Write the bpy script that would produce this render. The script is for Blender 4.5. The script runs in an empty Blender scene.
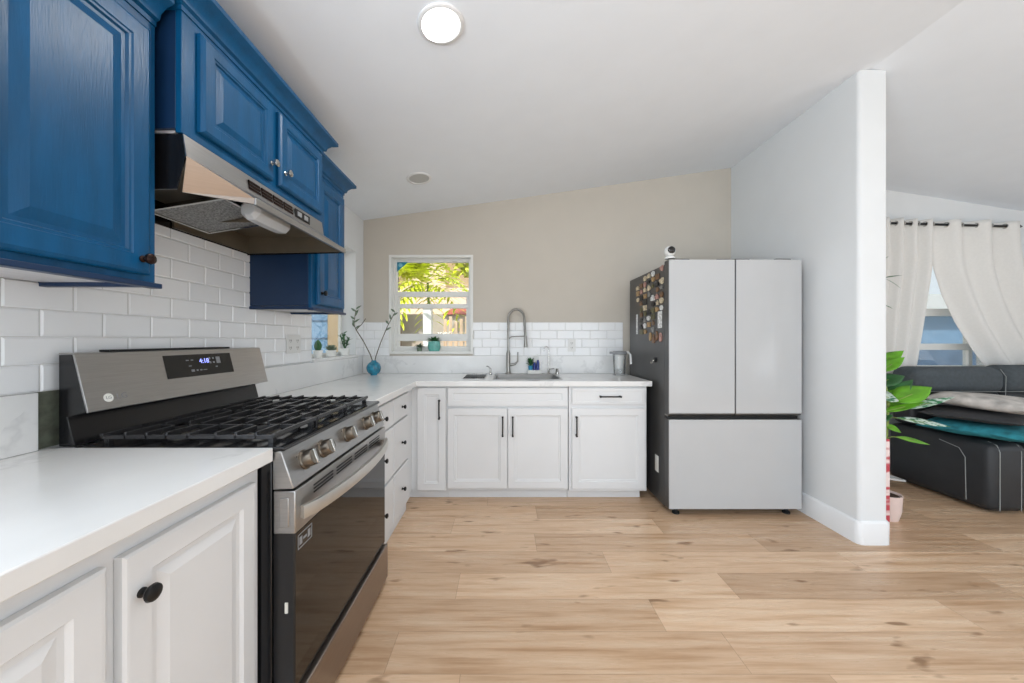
import bpy, bmesh, math, random
from mathutils import Vector, Matrix
random.seed(7)
PI = math.pi
SC = bpy.context.scene
COL = SC.collection

# ------------------------------------------------------------------ camera, world, lights, exposure
FPX = 350.0
HC = 1.225
cam_d = bpy.data.cameras.new('camera')
cam = bpy.data.objects.new('camera', cam_d)
COL.objects.link(cam)
cam.location = (0, 0, HC)
cam.rotation_euler = (PI / 2, 0, 0)
cam_d.sensor_width = 36.0
cam_d.lens = 36.0 * FPX / 1024.0
cam_d.shift_x = 7.0 / 1024.0
cam_d.shift_y = -1.5 / 1024.0
cam_d.clip_start = 0.02
cam_d.clip_end = 200
SC.camera = cam

SC.view_settings.view_transform = 'Standard'
SC.view_settings.look = 'None'
SC.view_settings.gamma = 1.0
SC.view_settings.use_curve_mapping = False
SC.view_settings.exposure = -0.06

world = bpy.data.worlds.new('world')
SC.world = world
world.use_nodes = True
bg = world.node_tree.nodes['Background']
bg.inputs[0].default_value = (0.86, 0.93, 1.0, 1)
bg.inputs[1].default_value = 1.5


def lamp(name, kind, loc, target, power, color=(1, 1, 1), **kw):
    d = bpy.data.lights.new(name, kind)
    d.energy = power
    d.color = color
    for k, v in kw.items():
        setattr(d, k, v)
    o = bpy.data.objects.new(name, d)
    COL.objects.link(o)
    o.location = loc
    o.rotation_euler = (Vector(target) - Vector(loc)).to_track_quat('-Z', 'Y').to_euler()
    return o


lamp('sun', 'SUN', (0, -6, 8), (-0.6, 0.1, 0), 4.6, (1, 0.95, 0.86), angle=0.02)
# area fill lights added at unseen openings behind and beside the camera
lamp('fill_rear', 'AREA', (1.3, -3.25, 1.15), (1.0, 3, 5.2), 58, (0.82, 0.915, 1.0), shape='RECTANGLE', size=5.2, size_y=2.0)
lamp('fill_side', 'AREA', (5.5, -0.6, 1.3), (0, -0.2, 5.4), 36, (0.82, 0.915, 1.0), shape='RECTANGLE', size=3.0, size_y=1.8)
lamp('fill_left', 'AREA', (-1.26, -1.05, 1.25), (3, -0.9, 3.7), 120, (0.82, 0.915, 1.0), shape='RECTANGLE', size=1.9, size_y=1.7)

# ------------------------------------------------------------------ materials


def srgb(r, g, b):
    def f(c):
        c /= 255.0
        return c / 12.92 if c <= 0.04045 else ((c + 0.055) / 1.055) ** 2.4
    return (f(r), f(g), f(b), 1)


class NT:
    def __init__(self, name):
        self.m = bpy.data.materials.new(name)
        self.m.use_nodes = True
        self.t = self.m.node_tree
        self.b = self.t.nodes['Principled BSDF']

    def n(self, kind, **kw):
        o = self.t.nodes.new(kind)
        for k, v in kw.items():
            setattr(o, k, v)
        return o

    def l(self, a, b):
        self.t.links.new(a, b)

    def math(self, op, a, b=None, c=None):
        o = self.n('ShaderNodeMath', operation=op)
        for i, v in enumerate((a, b, c)):
            if v is None:
                continue
            if isinstance(v, (int, float)):
                o.inputs[i].default_value = v
            else:
                self.l(v, o.inputs[i])
        return o.outputs[0]

    def mix(self, fac, a, b):
        o = self.n('ShaderNodeMix', data_type='RGBA')
        for s, v in ((o.inputs[0], fac), (o.inputs[6], a), (o.inputs[7], b)):
            if isinstance(v, (int, float, tuple)):
                s.default_value = v
            else:
                self.l(v, s)
        return o.outputs[2]

    def ramp(self, fac, stops):
        o = self.n('ShaderNodeValToRGB')
        e = o.color_ramp.elements
        while len(e) < len(stops):
            e.new(0.5)
        for i, (p, c) in enumerate(stops):
            e[i].position = p
            e[i].color = c
        self.l(fac, o.inputs[0])
        return o.outputs[0]

    def coords(self, scale=(1, 1, 1)):
        tc = self.n('ShaderNodeTexCoord')
        mp = self.n('ShaderNodeMapping')
        mp.inputs['Scale'].default_value = scale
        self.l(tc.outputs['Object'], mp.inputs[0])
        return mp.outputs[0]

    def noise(self, vec, scale, detail=3, rough=0.5):
        o = self.n('ShaderNodeTexNoise')
        o.inputs['Scale'].default_value = scale
        o.inputs['Detail'].default_value = detail
        o.inputs['Roughness'].default_value = rough
        self.l(vec, o.inputs['Vector'])
        return o.outputs[0]

    def bump(self, h, strength, dist=0.002):
        o = self.n('ShaderNodeBump')
        o.inputs['Strength'].default_value = strength
        o.inputs['Distance'].default_value = dist
        self.l(h, o.inputs['Height'])
        self.l(o.outputs[0], self.b.inputs['Normal'])


def mat(name, rgb, rough=0.5, metal=0.0, var=0.04, nscale=6.0, stretch=(1, 1, 1), bump=0.0, bscale=60.0,
        bstretch=(1, 1, 1), coat=0.0, emit=0.0, spec=0.5):
    t = NT(name)
    c = srgb(*rgb)
    v = t.coords(stretch)
    f = t.noise(v, nscale)
    lo = tuple(max(0, x * (1 - var)) for x in c[:3]) + (1,)
    hi = tuple(min(1, x * (1 + var)) for x in c[:3]) + (1,)
    colr = t.ramp(f, [(0.3, lo), (0.7, hi)])
    t.l(colr, t.b.inputs['Base Color'])
    t.b.inputs['Roughness'].default_value = rough
    t.b.inputs['Metallic'].default_value = metal
    t.b.inputs['Specular IOR Level'].default_value = spec
    if coat:
        t.b.inputs['Coat Weight'].default_value = coat
        t.b.inputs['Coat Roughness'].default_value = 0.08
    if emit:
        t.l(colr, t.b.inputs['Emission Color'])
        t.b.inputs['Emission Strength'].default_value = emit
    if bump:
        t.bump(t.noise(t.coords(bstretch), bscale, 4), bump)
    return t.m


M = {}
M['ceiling'] = mat('ceiling_paint', (235, 240, 246), 0.8, var=0.01, bump=0.06, bscale=90)
M['white_wall'] = mat('white_wall_paint', (219, 221, 222), 0.75, var=0.01, bump=0.06, bscale=90)
M['beige_wall'] = mat('greige_wall_paint', (196, 189, 178), 0.7, var=0.015, bump=0.06, bscale=90)
M['trim'] = mat('white_trim_paint', (228, 229, 230), 0.4, var=0.01)
M['cab_white'] = mat('white_cabinet_paint', (220, 221, 222), 0.38, var=0.012, bump=0.03, bscale=40, bstretch=(8, 8, 1))
M['vinyl'] = mat('white_window_vinyl', (226, 226, 222), 0.35, var=0.01)
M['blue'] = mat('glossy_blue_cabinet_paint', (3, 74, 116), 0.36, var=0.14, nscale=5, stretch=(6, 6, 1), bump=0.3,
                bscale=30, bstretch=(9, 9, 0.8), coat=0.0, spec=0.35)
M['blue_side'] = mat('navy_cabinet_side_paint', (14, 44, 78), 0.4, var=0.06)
M['cab_under'] = mat('pale_cabinet_underside', (205, 203, 205), 0.4, var=0.05, stretch=(1, 8, 1))
M['grout'] = mat('pale_grout', (204, 203, 200), 0.8)
M['tile'] = mat('white_glazed_subway_tile', (238, 239, 240), 0.12, var=0.012, nscale=3, bump=0.015, bscale=12)
M['steel'] = mat('brushed_stainless_steel', (172, 171, 170), 0.3, 0.95, var=0.06, nscale=12, stretch=(1, 1, 30), bump=0.02,
                 bscale=20, bstretch=(2, 2, 90))
M['steel_dark'] = mat('darker_stainless_steel', (150, 140, 132), 0.28, 0.95, var=0.05, nscale=12, stretch=(1, 1, 30))
M['chrome'] = mat('polished_nickel', (190, 188, 184), 0.15, 1.0, var=0.02)
M['nickel'] = mat('brushed_nickel', (150, 148, 143), 0.28, 1.0, var=0.03)
M['black_enamel'] = mat('black_enamel', (22, 22, 24), 0.22, var=0.1)
M['black_metal'] = mat('black_painted_metal', (20, 20, 21), 0.4, 0.3, var=0.1)
M['iron'] = mat('cast_iron', (62, 62, 64), 0.26, 0.6, var=0.15, bump=0.2, bscale=200)
M['oven_glass'] = mat('dark_oven_glass', (16, 14, 12), 0.05, var=0.05, spec=0.5)
M['display'] = mat('black_display_glass', (18, 19, 20), 0.12, var=0.05)
M['display_blue'] = mat('lit_blue_digits', (150, 160, 255), 0.4, var=0.02, emit=2.0)
M['legend'] = mat('grey_panel_legend', (140, 142, 145), 0.5)
M['fridge_glass'] = mat('white_glass_fridge_front', (182, 183, 184), 0.12, var=0.008)
M['fridge_body'] = mat('charcoal_fridge_side', (88, 87, 86), 0.38, 0.5, var=0.04)
M['rubber'] = mat('black_rubber', (16, 16, 17), 0.6)
M['filter'] = mat('aluminium_mesh_filter', (150, 150, 148), 0.45, 0.8, var=0.55, nscale=160, bump=0.6, bscale=160)
M['frosted'] = mat('frosted_lamp_cover', (196, 200, 204), 0.35, var=0.03)
M['hood_inside'] = mat('dark_hood_interior', (128, 120, 106), 0.35, 0.6, var=0.15)
M['bronze'] = mat('dark_bronze', (52, 38, 34), 0.25, 0.8, var=0.2)
M['leather'] = mat('black_leather', (38, 40, 43), 0.5, var=0.15, bump=0.25, bscale=140)
M['grey_fabric'] = mat('dark_grey_upholstery', (70, 76, 80), 0.85, var=0.15, nscale=40, bump=0.3, bscale=200)
M['stitch'] = mat('pale_stitching', (150, 152, 150), 0.8)
M['curtain'] = mat('off_white_curtain_cloth', (220, 218, 214), 0.9, var=0.02, nscale=60)
M['pillow'] = mat('pale_grey_pillow_cloth', (186, 180, 174), 0.9, var=0.3, nscale=14, bump=0.3, bscale=120)
M['teal'] = mat('teal_quilted_cloth', (38, 122, 134), 0.85, var=0.35, nscale=22, bump=0.5, bscale=30)
M['dark_cushion'] = mat('charcoal_cushion_cloth', (52, 52, 54), 0.9, var=0.1, nscale=50)
M['pot_pink'] = mat('blush_ceramic', (226, 204, 196), 0.5, var=0.03)
M['soil'] = mat('potting_soil', (62, 46, 36), 0.95, var=0.3, nscale=80, bump=0.8, bscale=90)
M['leaf'] = mat('bright_green_leaf', (98, 158, 34), 0.4, var=0.3, nscale=14)
M['leaf_dark'] = mat('deep_green_leaf', (48, 98, 52), 0.4, var=0.3, nscale=14)
M['stem'] = mat('green_stem', (128, 148, 74), 0.6, var=0.15)
M['twig'] = mat('brown_twig', (96, 88, 74), 0.8, var=0.2)
M['sage'] = mat('sage_leaf', (104, 120, 100), 0.6, var=0.2)
M['teal_glass'] = mat('swirled_teal_glass', (22, 122, 150), 0.08, var=0.6, nscale=26, coat=0.5)
M['teal_pot'] = mat('sea_green_ceramic', (98, 168, 158), 0.3, var=0.15, nscale=30)
M['white_ceramic'] = mat('white_ceramic', (226, 226, 222), 0.3, var=0.02)
M['white_plastic'] = mat('white_plastic', (222, 222, 220), 0.35, var=0.01)
M['outlet_hole'] = mat('outlet_slot', (120, 118, 114), 0.5)
M['cobalt'] = mat('cobalt_blue_plastic', (28, 52, 128), 0.25, var=0.1)
M['cyan'] = mat('light_blue_plastic', (60, 150, 190), 0.3, var=0.1)
M['paper'] = mat('white_paper', (228, 228, 222), 0.7, var=0.03)
M['amber'] = mat('amber_bulb_glass', (196, 150, 84), 0.2, var=0.1)
M['red'] = mat('red_print', (176, 30, 44), 0.5, var=0.1)
M['drywall_raw'] = mat('bare_green_wallboard', (96, 100, 86), 0.85, var=0.3, nscale=40)
M['lampwhite'] = mat('lit_lamp_lens', (255, 253, 248), 0.5, var=0.0, emit=5.0)
M['lamp_off'] = mat('unlit_lamp_lens', (186, 186, 184), 0.4, var=0.02)
M['concrete'] = mat('patio_concrete', (178, 172, 162), 0.9, var=0.1, bump=0.2)
M['stucco'] = mat('grey_stucco', (190, 180, 168), 0.9, var=0.06, bump=0.2, bscale=40)
M['tan_stucco'] = mat('tan_stucco', (176, 150, 112), 0.9, var=0.06, bump=0.2, bscale=40)
M['pink_stucco'] = mat('pale_pink_stucco', (236, 206, 186), 0.9, var=0.06, bump=0.2, bscale=40)
M['roof_red'] = mat('red_clay_roof', (170, 84, 66), 0.8, var=0.2, nscale=20)
M['fence_wood'] = mat('weathered_fence_wood', (205, 180, 152), 0.8, var=0.25, stretch=(6, 6, 1))
M['blue_siding'] = mat('blue_painted_siding', (116, 152, 186), 0.6, var=0.08, stretch=(1, 1, 10))
M['slate_blue'] = mat('slate_blue_cover', (84, 108, 136), 0.5, var=0.15)
M['leaf_sun'] = mat('sunlit_yellow_green_leaf', (216, 226, 70), 0.5, var=0.35, nscale=9)
M['leaf_mid'] = mat('mid_green_leaf', (120, 158, 48), 0.5, var=0.3, nscale=9)
M['bark'] = mat('tree_bark', (112, 92, 70), 0.9, var=0.25)
M['decal'] = mat('teal_window_decal', (40, 138, 168), 0.4, var=0.1)
M['decal_light'] = mat('pale_blue_decal', (130, 190, 205), 0.4)


def quartz():
    t = NT('white_veined_quartz')
    v = t.coords((1, 1, 1))
    w = t.noise(v, 1.3, 6, 0.62)
    d = t.math('ABSOLUTE', t.math('SUBTRACT', w, 0.5))
    k = t.math('MULTIPLY', t.math('SMOOTH_MIN', d, 0.02, 0.01), 50.0)
    patch = t.noise(v, 2.3, 3)
    vein = t.math('MULTIPLY', t.math('SUBTRACT', 1.0, k), t.math('GREATER_THAN', patch, 0.52))
    base = t.ramp(t.noise(v, 4, 4), [(0.3, srgb(222, 222, 221)), (0.7, srgb(230, 230, 229))])
    t.l(t.mix(t.math('MULTIPLY', vein, 0.2), base, srgb(150, 150, 152)), t.b.inputs['Base Color'])
    t.b.inputs['Roughness'].default_value = 0.16
    return t.m


M['quartz'] = quartz()


def oak_floor():
    t = NT('oak_plank_floor')
    tc = t.n('ShaderNodeTexCoord')
    sp = t.n('ShaderNodeSeparateXYZ')
    t.l(tc.outputs['Object'], sp.inputs[0])
    x, y = sp.outputs[0], sp.outputs[1]
    W, L = 0.186, 1.35
    r = t.math('DIVIDE', t.math('ADD', y, 0.02), W)
    row = t.math('FLOOR', r)
    wn = t.n('ShaderNodeTexWhiteNoise', noise_dimensions='1D')
    t.l(row, wn.inputs['W'])
    xs = t.math('DIVIDE', t.math('ADD', x, t.math('MULTIPLY', wn.outputs[0], 3.1)), L)
    colu = t.math('FLOOR', xs)
    cb = t.n('ShaderNodeCombineXYZ')
    t.l(row, cb.inputs[0])
    t.l(colu, cb.inputs[1])
    w2 = t.n('ShaderNodeTexWhiteNoise', noise_dimensions='2D')
    t.l(cb.outputs[0], w2.inputs['Vector'])
    pid = w2.outputs[0]
    off = t.math('MULTIPLY', pid, 37.0)
    g = t.n('ShaderNodeCombineXYZ')
    t.l(t.math('ADD', t.math('MULTIPLY', x, 0.9), off), g.inputs[0])
    t.l(t.math('MULTIPLY', y, 16.0), g.inputs[1])
    t.l(off, g.inputs[2])
    grain = t.noise(g.outputs[0], 2.2, 6, 0.6)
    g2 = t.n('ShaderNodeCombineXYZ')
    t.l(t.math('ADD', t.math('MULTIPLY', x, 4.5), off), g2.inputs[0])
    t.l(t.math('MULTIPLY', y, 14.0), g2.inputs[1])
    t.l(off, g2.inputs[2])
    kn = t.noise(g2.outputs[0], 1.1, 2, 0.5)
    knot = t.ramp(kn, [(0.655, (0, 0, 0, 1)), (0.74, (1, 1, 1, 1))])
    c = t.ramp(grain, [(0.28, srgb(190, 152, 116)), (0.48, srgb(217, 184, 152)), (0.7, srgb(232, 205, 177))])
    tone = t.ramp(pid, [(0.0, (0.74, 0.70, 0.66, 1)), (0.5, (0.93, 0.91, 0.89, 1)), (1.0, (1.01, 1.01, 1.0, 1))])
    mul = t.n('ShaderNodeMix', data_type='RGBA', blend_type='MULTIPLY')
    mul.inputs[0].default_value = 1.0
    t.l(c, mul.inputs[6])
    t.l(tone, mul.inputs[7])
    c2 = t.mix(t.math('MULTIPLY', knot, 0.8), mul.outputs[2], srgb(128, 92, 60))
    fy = t.math('FRACT', r)
    fx = t.math('FRACT', xs)
    gap = t.math('MAXIMUM', t.math('LESS_THAN', fy, 0.012), t.math('LESS_THAN', fx, 0.0018))
    c3 = t.mix(t.math('MULTIPLY', gap, 0.45), c2, srgb(120, 90, 62))
    t.l(c3, t.b.inputs['Base Color'])
    rr = t.ramp(grain, [(0.3, (0.34, 0.34, 0.34, 1)), (0.7, (0.24, 0.24, 0.24, 1))])
    t.l(rr, t.b.inputs['Roughness'])
    t.bump(t.math('SUBTRACT', t.math('MULTIPLY', grain, 0.4), gap), 0.12, 0.001)
    return t.m


M['oak'] = oak_floor()


def clear_glass(name, tint=(0.96, 0.98, 0.98), refl=1.0):
    m = bpy.data.materials.new(name)
    m.use_nodes = True
    nt = m.node_tree
    nt.nodes.clear()
    out = nt.nodes.new('ShaderNodeOutputMaterial')
    mx = nt.nodes.new('ShaderNodeMixShader')
    tr = nt.nodes.new('ShaderNodeBsdfTransparent')
    tr.inputs[0].default_value = tint + (1,)
    gl = nt.nodes.new('ShaderNodeBsdfGlossy')
    gl.inputs['Roughness'].default_value = 0.02
    fr = nt.nodes.new('ShaderNodeFresnel')
    fr.inputs[0].default_value = 1.45
    mm = nt.nodes.new('ShaderNodeMath')
    mm.operation = 'MULTIPLY'
    mm.inputs[1].default_value = refl
    nt.links.new(fr.outputs[0], mm.inputs[0])
    nt.links.new(mm.outputs[0], mx.inputs[0])
    nt.links.new(tr.outputs[0], mx.inputs[1])
    nt.links.new(gl.outputs[0], mx.inputs[2])
    nt.links.new(mx.outputs[0], out.inputs[0])
    return m


M['pane'] = clear_glass('clear_window_glass', refl=0.5)
M['clear'] = clear_glass('clear_plastic', (0.985, 0.99, 0.99), 0.7)
M['handle_steel'] = mat('pale_satin_steel', (205, 203, 198), 0.38, 0.85, var=0.03)
M['knob_steel'] = mat('smoky_steel_knob', (112, 104, 94), 0.3, 0.9, var=0.06)
M['sink_steel'] = mat('satin_sink_steel', (120, 120, 118), 0.35, 0.95, var=0.05)
M['cooktop'] = mat('glossy_black_cooktop', (24, 24, 26), 0.1, var=0.1)


def striped_leaf():
    t = NT('white_striped_green_leaf')
    tc = t.n('ShaderNodeTexCoord')
    wv = t.n('ShaderNodeTexWave')
    wv.inputs['Scale'].default_value = 16
    wv.inputs['Distortion'].default_value = 5
    t.l(tc.outputs['Object'], wv.inputs['Vector'])
    t.l(t.ramp(t.noise(t.coords((1, 1, 3)), 30, 3), [(0.42, srgb(38, 110, 66)), (0.56, srgb(196, 210, 198))]), t.b.inputs['Base Color'])
    t.b.inputs['Roughness'].default_value = 0.45
    return t.m


M['leaf_striped'] = striped_leaf()


def stripes_print():
    t = NT('red_and_white_print')
    tc = t.n('ShaderNodeTexCoord')
    sp = t.n('ShaderNodeSeparateXYZ')
    t.l(tc.outputs['Object'], sp.inputs[0])
    n = t.noise(t.coords((1, 1, 9)), 2.2, 1)
    t.l(t.ramp(n, [(0.48, srgb(232, 214, 210)), (0.55, srgb(186, 64, 76))]), t.b.inputs['Base Color'])
    return t.m


M['print'] = stripes_print()

# ------------------------------------------------------------------ builders
ORG = {}
R90 = PI / 2


def rz(v, a):
    c, s = math.cos(a), math.sin(a)
    return (v[0] * c - v[1] * s, v[0] * s + v[1] * c, v[2])


def tag(o, label=None, cat=None, group=None, kind=None):
    if label:
        o['label'] = label
    if cat:
        o['category'] = cat
    if group:
        o['group'] = group
    if kind:
        o['kind'] = kind
    return o


def thing(name, label, cat, org, rot=0.0, group=None, kind=None):
    """Empty at the thing's base; org is given in the run's own frame (turned by rot about z)."""
    o = bpy.data.objects.new(name, None)
    o.empty_display_size = 0.05
    COL.objects.link(o)
    o.location = rz(org, rot)
    o.rotation_euler = (0, 0, rot)
    ORG[o.name] = Vector(org)
    return tag(o, label, cat, group, kind)


class MB:
    def __init__(self):
        self.bm = bmesh.new()

    def v(self, *p):
        return self.bm.verts.new(p)

    def f(self, vs):
        try:
            return self.bm.faces.new(vs)
        except ValueError:
            return None

    def box(self, x0, x1, y0, y1, z0, z1):
        if x0 > x1: x0, x1 = x1, x0
        if y0 > y1: y0, y1 = y1, y0
        if z0 > z1: z0, z1 = z1, z0
        a = [self.v(x, y, z) for z in (z0, z1) for x, y in ((x0, y0), (x1, y0), (x1, y1), (x0, y1))]
        for q in ((3, 2, 1, 0), (4, 5, 6, 7), (0, 1, 5, 4), (1, 2, 6, 5), (2, 3, 7, 6), (3, 0, 4, 7)):
            self.f([a[i] for i in q])
        return self

    def loft(self, rings, cap=True, closed=True):
        R = [[self.v(*p) for p in r] for r in rings]
        n = len(R[0])
        for a, b in zip(R, R[1:]):
            for i in range(n if closed else n - 1):
                j = (i + 1) % n
                self.f([a[i], a[j], b[j], b[i]])
        if cap:
            self.f(R[0][::-1])
            self.f(R[-1])
        return self

    def prism(self, poly, axis, a0, a1):
        def P(p, a):
            if axis == 'x': return (a, p[0], p[1])
            if axis == 'y': return (p[0], a, p[1])
            return (p[0], p[1], a)
        return self.loft([[P(p, a0) for p in poly], [P(p, a1) for p in poly]])

    def tube(self, path, r, n=10, taper=None):
        path = [Vector(p) for p in path]
        rings = []
        up = None
        for i, p in enumerate(path):
            d = (path[min(i + 1, len(path) - 1)] - path[max(i - 1, 0)]).normalized()
            if up is None:
                up = Vector((0, 0, 1)) if abs(d.z) < 0.9 else Vector((1, 0, 0))
            s = d.cross(up).normalized()
            up = s.cross(d).normalized()
            rr = r if taper is None else r * taper[i]
            rings.append([tuple(p + s * rr * math.cos(2 * PI * k / n) + up * rr * math.sin(2 * PI * k / n)) for k in range(n)])
        return self.loft(rings)

    def sweep(self, path, sec):
        """sec: (side, up) points; side is horizontal, normal to the path."""
        path = [Vector(p) for p in path]
        rings = []
        for i, p in enumerate(path):
            d = (path[min(i + 1, len(path) - 1)] - path[max(i - 1, 0)]).normalized()
            s = d.cross(Vector((0, 0, 1))).normalized()
            rings.append([tuple(p + s * a + Vector((0, 0, b))) for a, b in sec])
        return self.loft(rings)

    def lathe(self, prof, c=(0, 0, 0), n=24, axis='z', sx=1, sy=1):
        rings = []
        for r, h in prof:
            ring = []
            for k in range(n):
                a = 2 * PI * k / n
                u, w = max(r, 1e-5) * math.cos(a) * sx, max(r, 1e-5) * math.sin(a) * sy
                if axis == 'z': q = (c[0] + u, c[1] + w, c[2] + h)
                elif axis == 'y': q = (c[0] + u, c[1] - h, c[2] + w)   # grows towards -y
                else: q = (c[0] + h, c[1] + u, c[2] + w)
                ring.append(q)
            rings.append(ring)
        return self.loft(rings)

    def panel(self, x0, x1, z0, z1, rings, y=0.0):
        """door front: back plane at y, rings of (inset, distance in front of y)."""
        R = [[(x0, y, z0), (x1, y, z0), (x1, y, z1), (x0, y, z1)]]
        for i, d in rings:
            R.append([(x0 + i, y - d, z0 + i), (x1 - i, y - d, z0 + i), (x1 - i, y - d, z1 - i), (x0 + i, y - d, z1 - i)])
        return self.loft(R)

    def build(self, name, m, parent=None, bevel=0.0, seg=2, smooth=35, subsurf=0, solid=0.0, matrix=None):
        bm = self.bm
        if matrix is not None:
            bmesh.ops.transform(bm, matrix=matrix, verts=bm.verts)
        org = Vector((0, 0, 0))
        if parent is not None and parent.name in ORG:
            org = ORG[parent.name]
        bmesh.ops.translate(bm, verts=bm.verts, vec=-org)
        bmesh.ops.recalc_face_normals(bm, faces=bm.faces)
        me = bpy.data.meshes.new(name)
        bm.to_mesh(me)
        bm.free()
        me.materials.append(M[m] if isinstance(m, str) else m)
        if smooth:
            me.polygons.foreach_set('use_smooth', [True] * len(me.polygons))
            me.set_sharp_from_angle(angle=math.radians(smooth))
        o = bpy.data.objects.new(name, me)
        COL.objects.link(o)
        if parent is not None:
            o.parent = parent
            ORG[o.name] = org
        if bevel:
            b = o.modifiers.new('bevel', 'BEVEL')
            b.width = bevel
            b.segments = seg
            b.limit_method = 'ANGLE'
            b.angle_limit = math.radians(35)
            b.harden_normals = False
        if solid:
            s = o.modifiers.new('solid', 'SOLIDIFY')
            s.thickness = solid
            s.offset = 0
        if subsurf:
            s = o.modifiers.new('sub', 'SUBSURF')
            s.levels = s.render_levels = subsurf
        return o


def solo(mb, name, m, label, cat, org, rot=0.0, group=None, **kw):
    """a thing that is one mesh, with its origin at its base"""
    tmp = bpy.data.objects.new('origin', None)
    ORG[tmp.name] = Vector(org)
    bmesh.ops.translate(mb.bm, verts=mb.bm.verts, vec=-Vector(org))
    del ORG[tmp.name]
    bpy.data.objects.remove(tmp)
    o = mb.build(name, m, None, **kw)
    o.location = rz(org, rot)
    o.rotation_euler = (0, 0, rot)
    ORG[o.name] = Vector(org)
    return tag(o, label, cat, group)


def struct(mb, name, m, parent=None, **kw):
    o = mb.build(name, m, parent, **kw)
    o['kind'] = 'structure'
    return o


def text_part(s, size, name, m, parent, loc, depth=0.001, tilt=0.0):
    cu = bpy.data.curves.new(name, 'FONT')
    cu.body = s
    cu.size = size
    cu.extrude = depth
    cu.align_x = 'CENTER'
    cu.align_y = 'CENTER'
    o = bpy.data.objects.new('t', cu)
    COL.objects.link(o)
    bpy.context.view_layer.update()
    me = bpy.data.meshes.new_from_object(o.evaluated_get(bpy.context.evaluated_depsgraph_get()))
    bpy.data.objects.remove(o)
    me.transform(Matrix.Translation(Vector(loc) - ORG[parent.name]) @ Matrix.Rotation(tilt, 4, 'X') @ Matrix.Rotation(PI / 2, 4, 'X'))
    me.materials.clear()
    me.materials.append(M[m])
    q = bpy.data.objects.new(name, me)
    COL.objects.link(q)
    q.parent = parent
    ORG[q.name] = ORG[parent.name]
    return q


def dup(root, loc, label=None, group=None, rotz=None, scale=None):
    r = root.copy()
    COL.objects.link(r)
    r.location = loc
    if rotz is not None:
        r.rotation_euler = (0, 0, rotz)
    if scale:
        r.scale = scale
    if label: r['label'] = label
    if group: r['group'] = group
    for ch in list(root.children):
        c = ch.copy()
        COL.objects.link(c)
        c.parent = r
        for g in ch.children:
            d = g.copy()
            COL.objects.link(d)
            d.parent = c
    return r


# ------------------------------------------------------------------ the setting
XL, YB = -1.33, 3.29          # left wall, back wall
XR, YR = 5.6, -3.3
RIDGE = 2.2


def zc(x):
    zr = 2.539 + 0.143 * RIDGE
    return 2.539 + 0.143 * x if x <= RIDGE else zr - 0.157 * (x - RIDGE)


def wall_cells(u0, u1, holes, z0, ztop):
    """cells (ua, ub, za, zb(ua), zb(ub)) of a wall with rectangular holes (u0,u1,z0,z1)"""
    us = sorted(set([u0, u1] + [h[0] for h in holes] + [h[1] for h in holes]))
    out = []
    for a, b in zip(us, us[1:]):
        hs = sorted([h for h in holes if h[0] <= a + 1e-6 and h[1] >= b - 1e-6], key=lambda h: h[2])
        z = z0
        for h in hs:
            if h[2] > z: out.append((a, b, z, h[2], h[2]))
            z = h[3]
        out.append((a, b, z, ztop(a), ztop(b)))
    return out


def wall_x(mb, y0, y1, u0, u1, holes, ztop=lambda x: zc(x)):
    for a, b, z, ta, tb in wall_cells(u0, u1, holes, 0, ztop):
        mb.loft([[(a, y0, z), (b, y0, z), (b, y0, tb), (a, y0, ta)], [(a, y1, z), (b, y1, z), (b, y1, tb), (a, y1, ta)]])


def wall_y(mb, x0, x1, u0, u1, holes, top):
    for a, b, z, ta, tb in wall_cells(u0, u1, holes, 0, lambda u: top):
        mb.box(x0, x1, a, b, z, ta)


W2 = (-1.072, -0.318, 1.112, 2.006)     # back window hole (x0,x1,z0,z1)
W1 = (2.40, 3.12, 1.09, 2.01)           # side window hole (y0,y1,z0,z1)
W3 = (3.46, 4.70, 0.90, 2.08)           # living window hole

struct(MB().box(XL - 0.2, XR + 0.2, YR - 0.2, YB + 0.2, -0.12, 0), 'floor', 'oak', smooth=0)
b = MB()
b.loft([[(XL - 0.2, y, zc(XL - 0.2)), (RIDGE, y, zc(RIDGE)), (XR + 0.2, y, zc(XR + 0.2)),
         (XR + 0.2, y, zc(XR + 0.2) + 0.2), (RIDGE, y, zc(RIDGE) + 0.2), (XL - 0.2, y, zc(XL - 0.2) + 0.2)] for y in (YR - 0.2, YB + 0.2)])
struct(b, 'ceiling', 'ceiling', smooth=0)
b = MB(); wall_y(b, XL - 0.145, XL, YR, YB, [(-2.05, -0.05, 0.35, 2.15), W1], zc(XL)); struct(b, 'wall_left', 'white_wall', smooth=0)  # unseen opening behind the camera added to go with the left fill light
b = MB(); wall_x(b, YB, YB + 0.2, XL - 0.2, 2.2, [W2]); struct(b, 'wall_back', 'beige_wall', smooth=0)
b = MB(); wall_x(b, YB, YB + 0.2, 2.2, XR + 0.2, [W3]); struct(b, 'wall_living', 'white_wall', smooth=0)
b = MB(); wall_y(b, XR, XR + 0.2, YR, YB, [(-2.2, 1.0, 0.35, 2.2)], zc(XR)); struct(b, 'wall_right', 'white_wall', smooth=0)
b = MB(); wall_x(b, YR - 0.2, YR, XL - 0.2, XR + 0.2, [(-1.0, 4.4, 0, 2.25)]); struct(b, 'wall_rear', 'white_wall', smooth=0)
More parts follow.
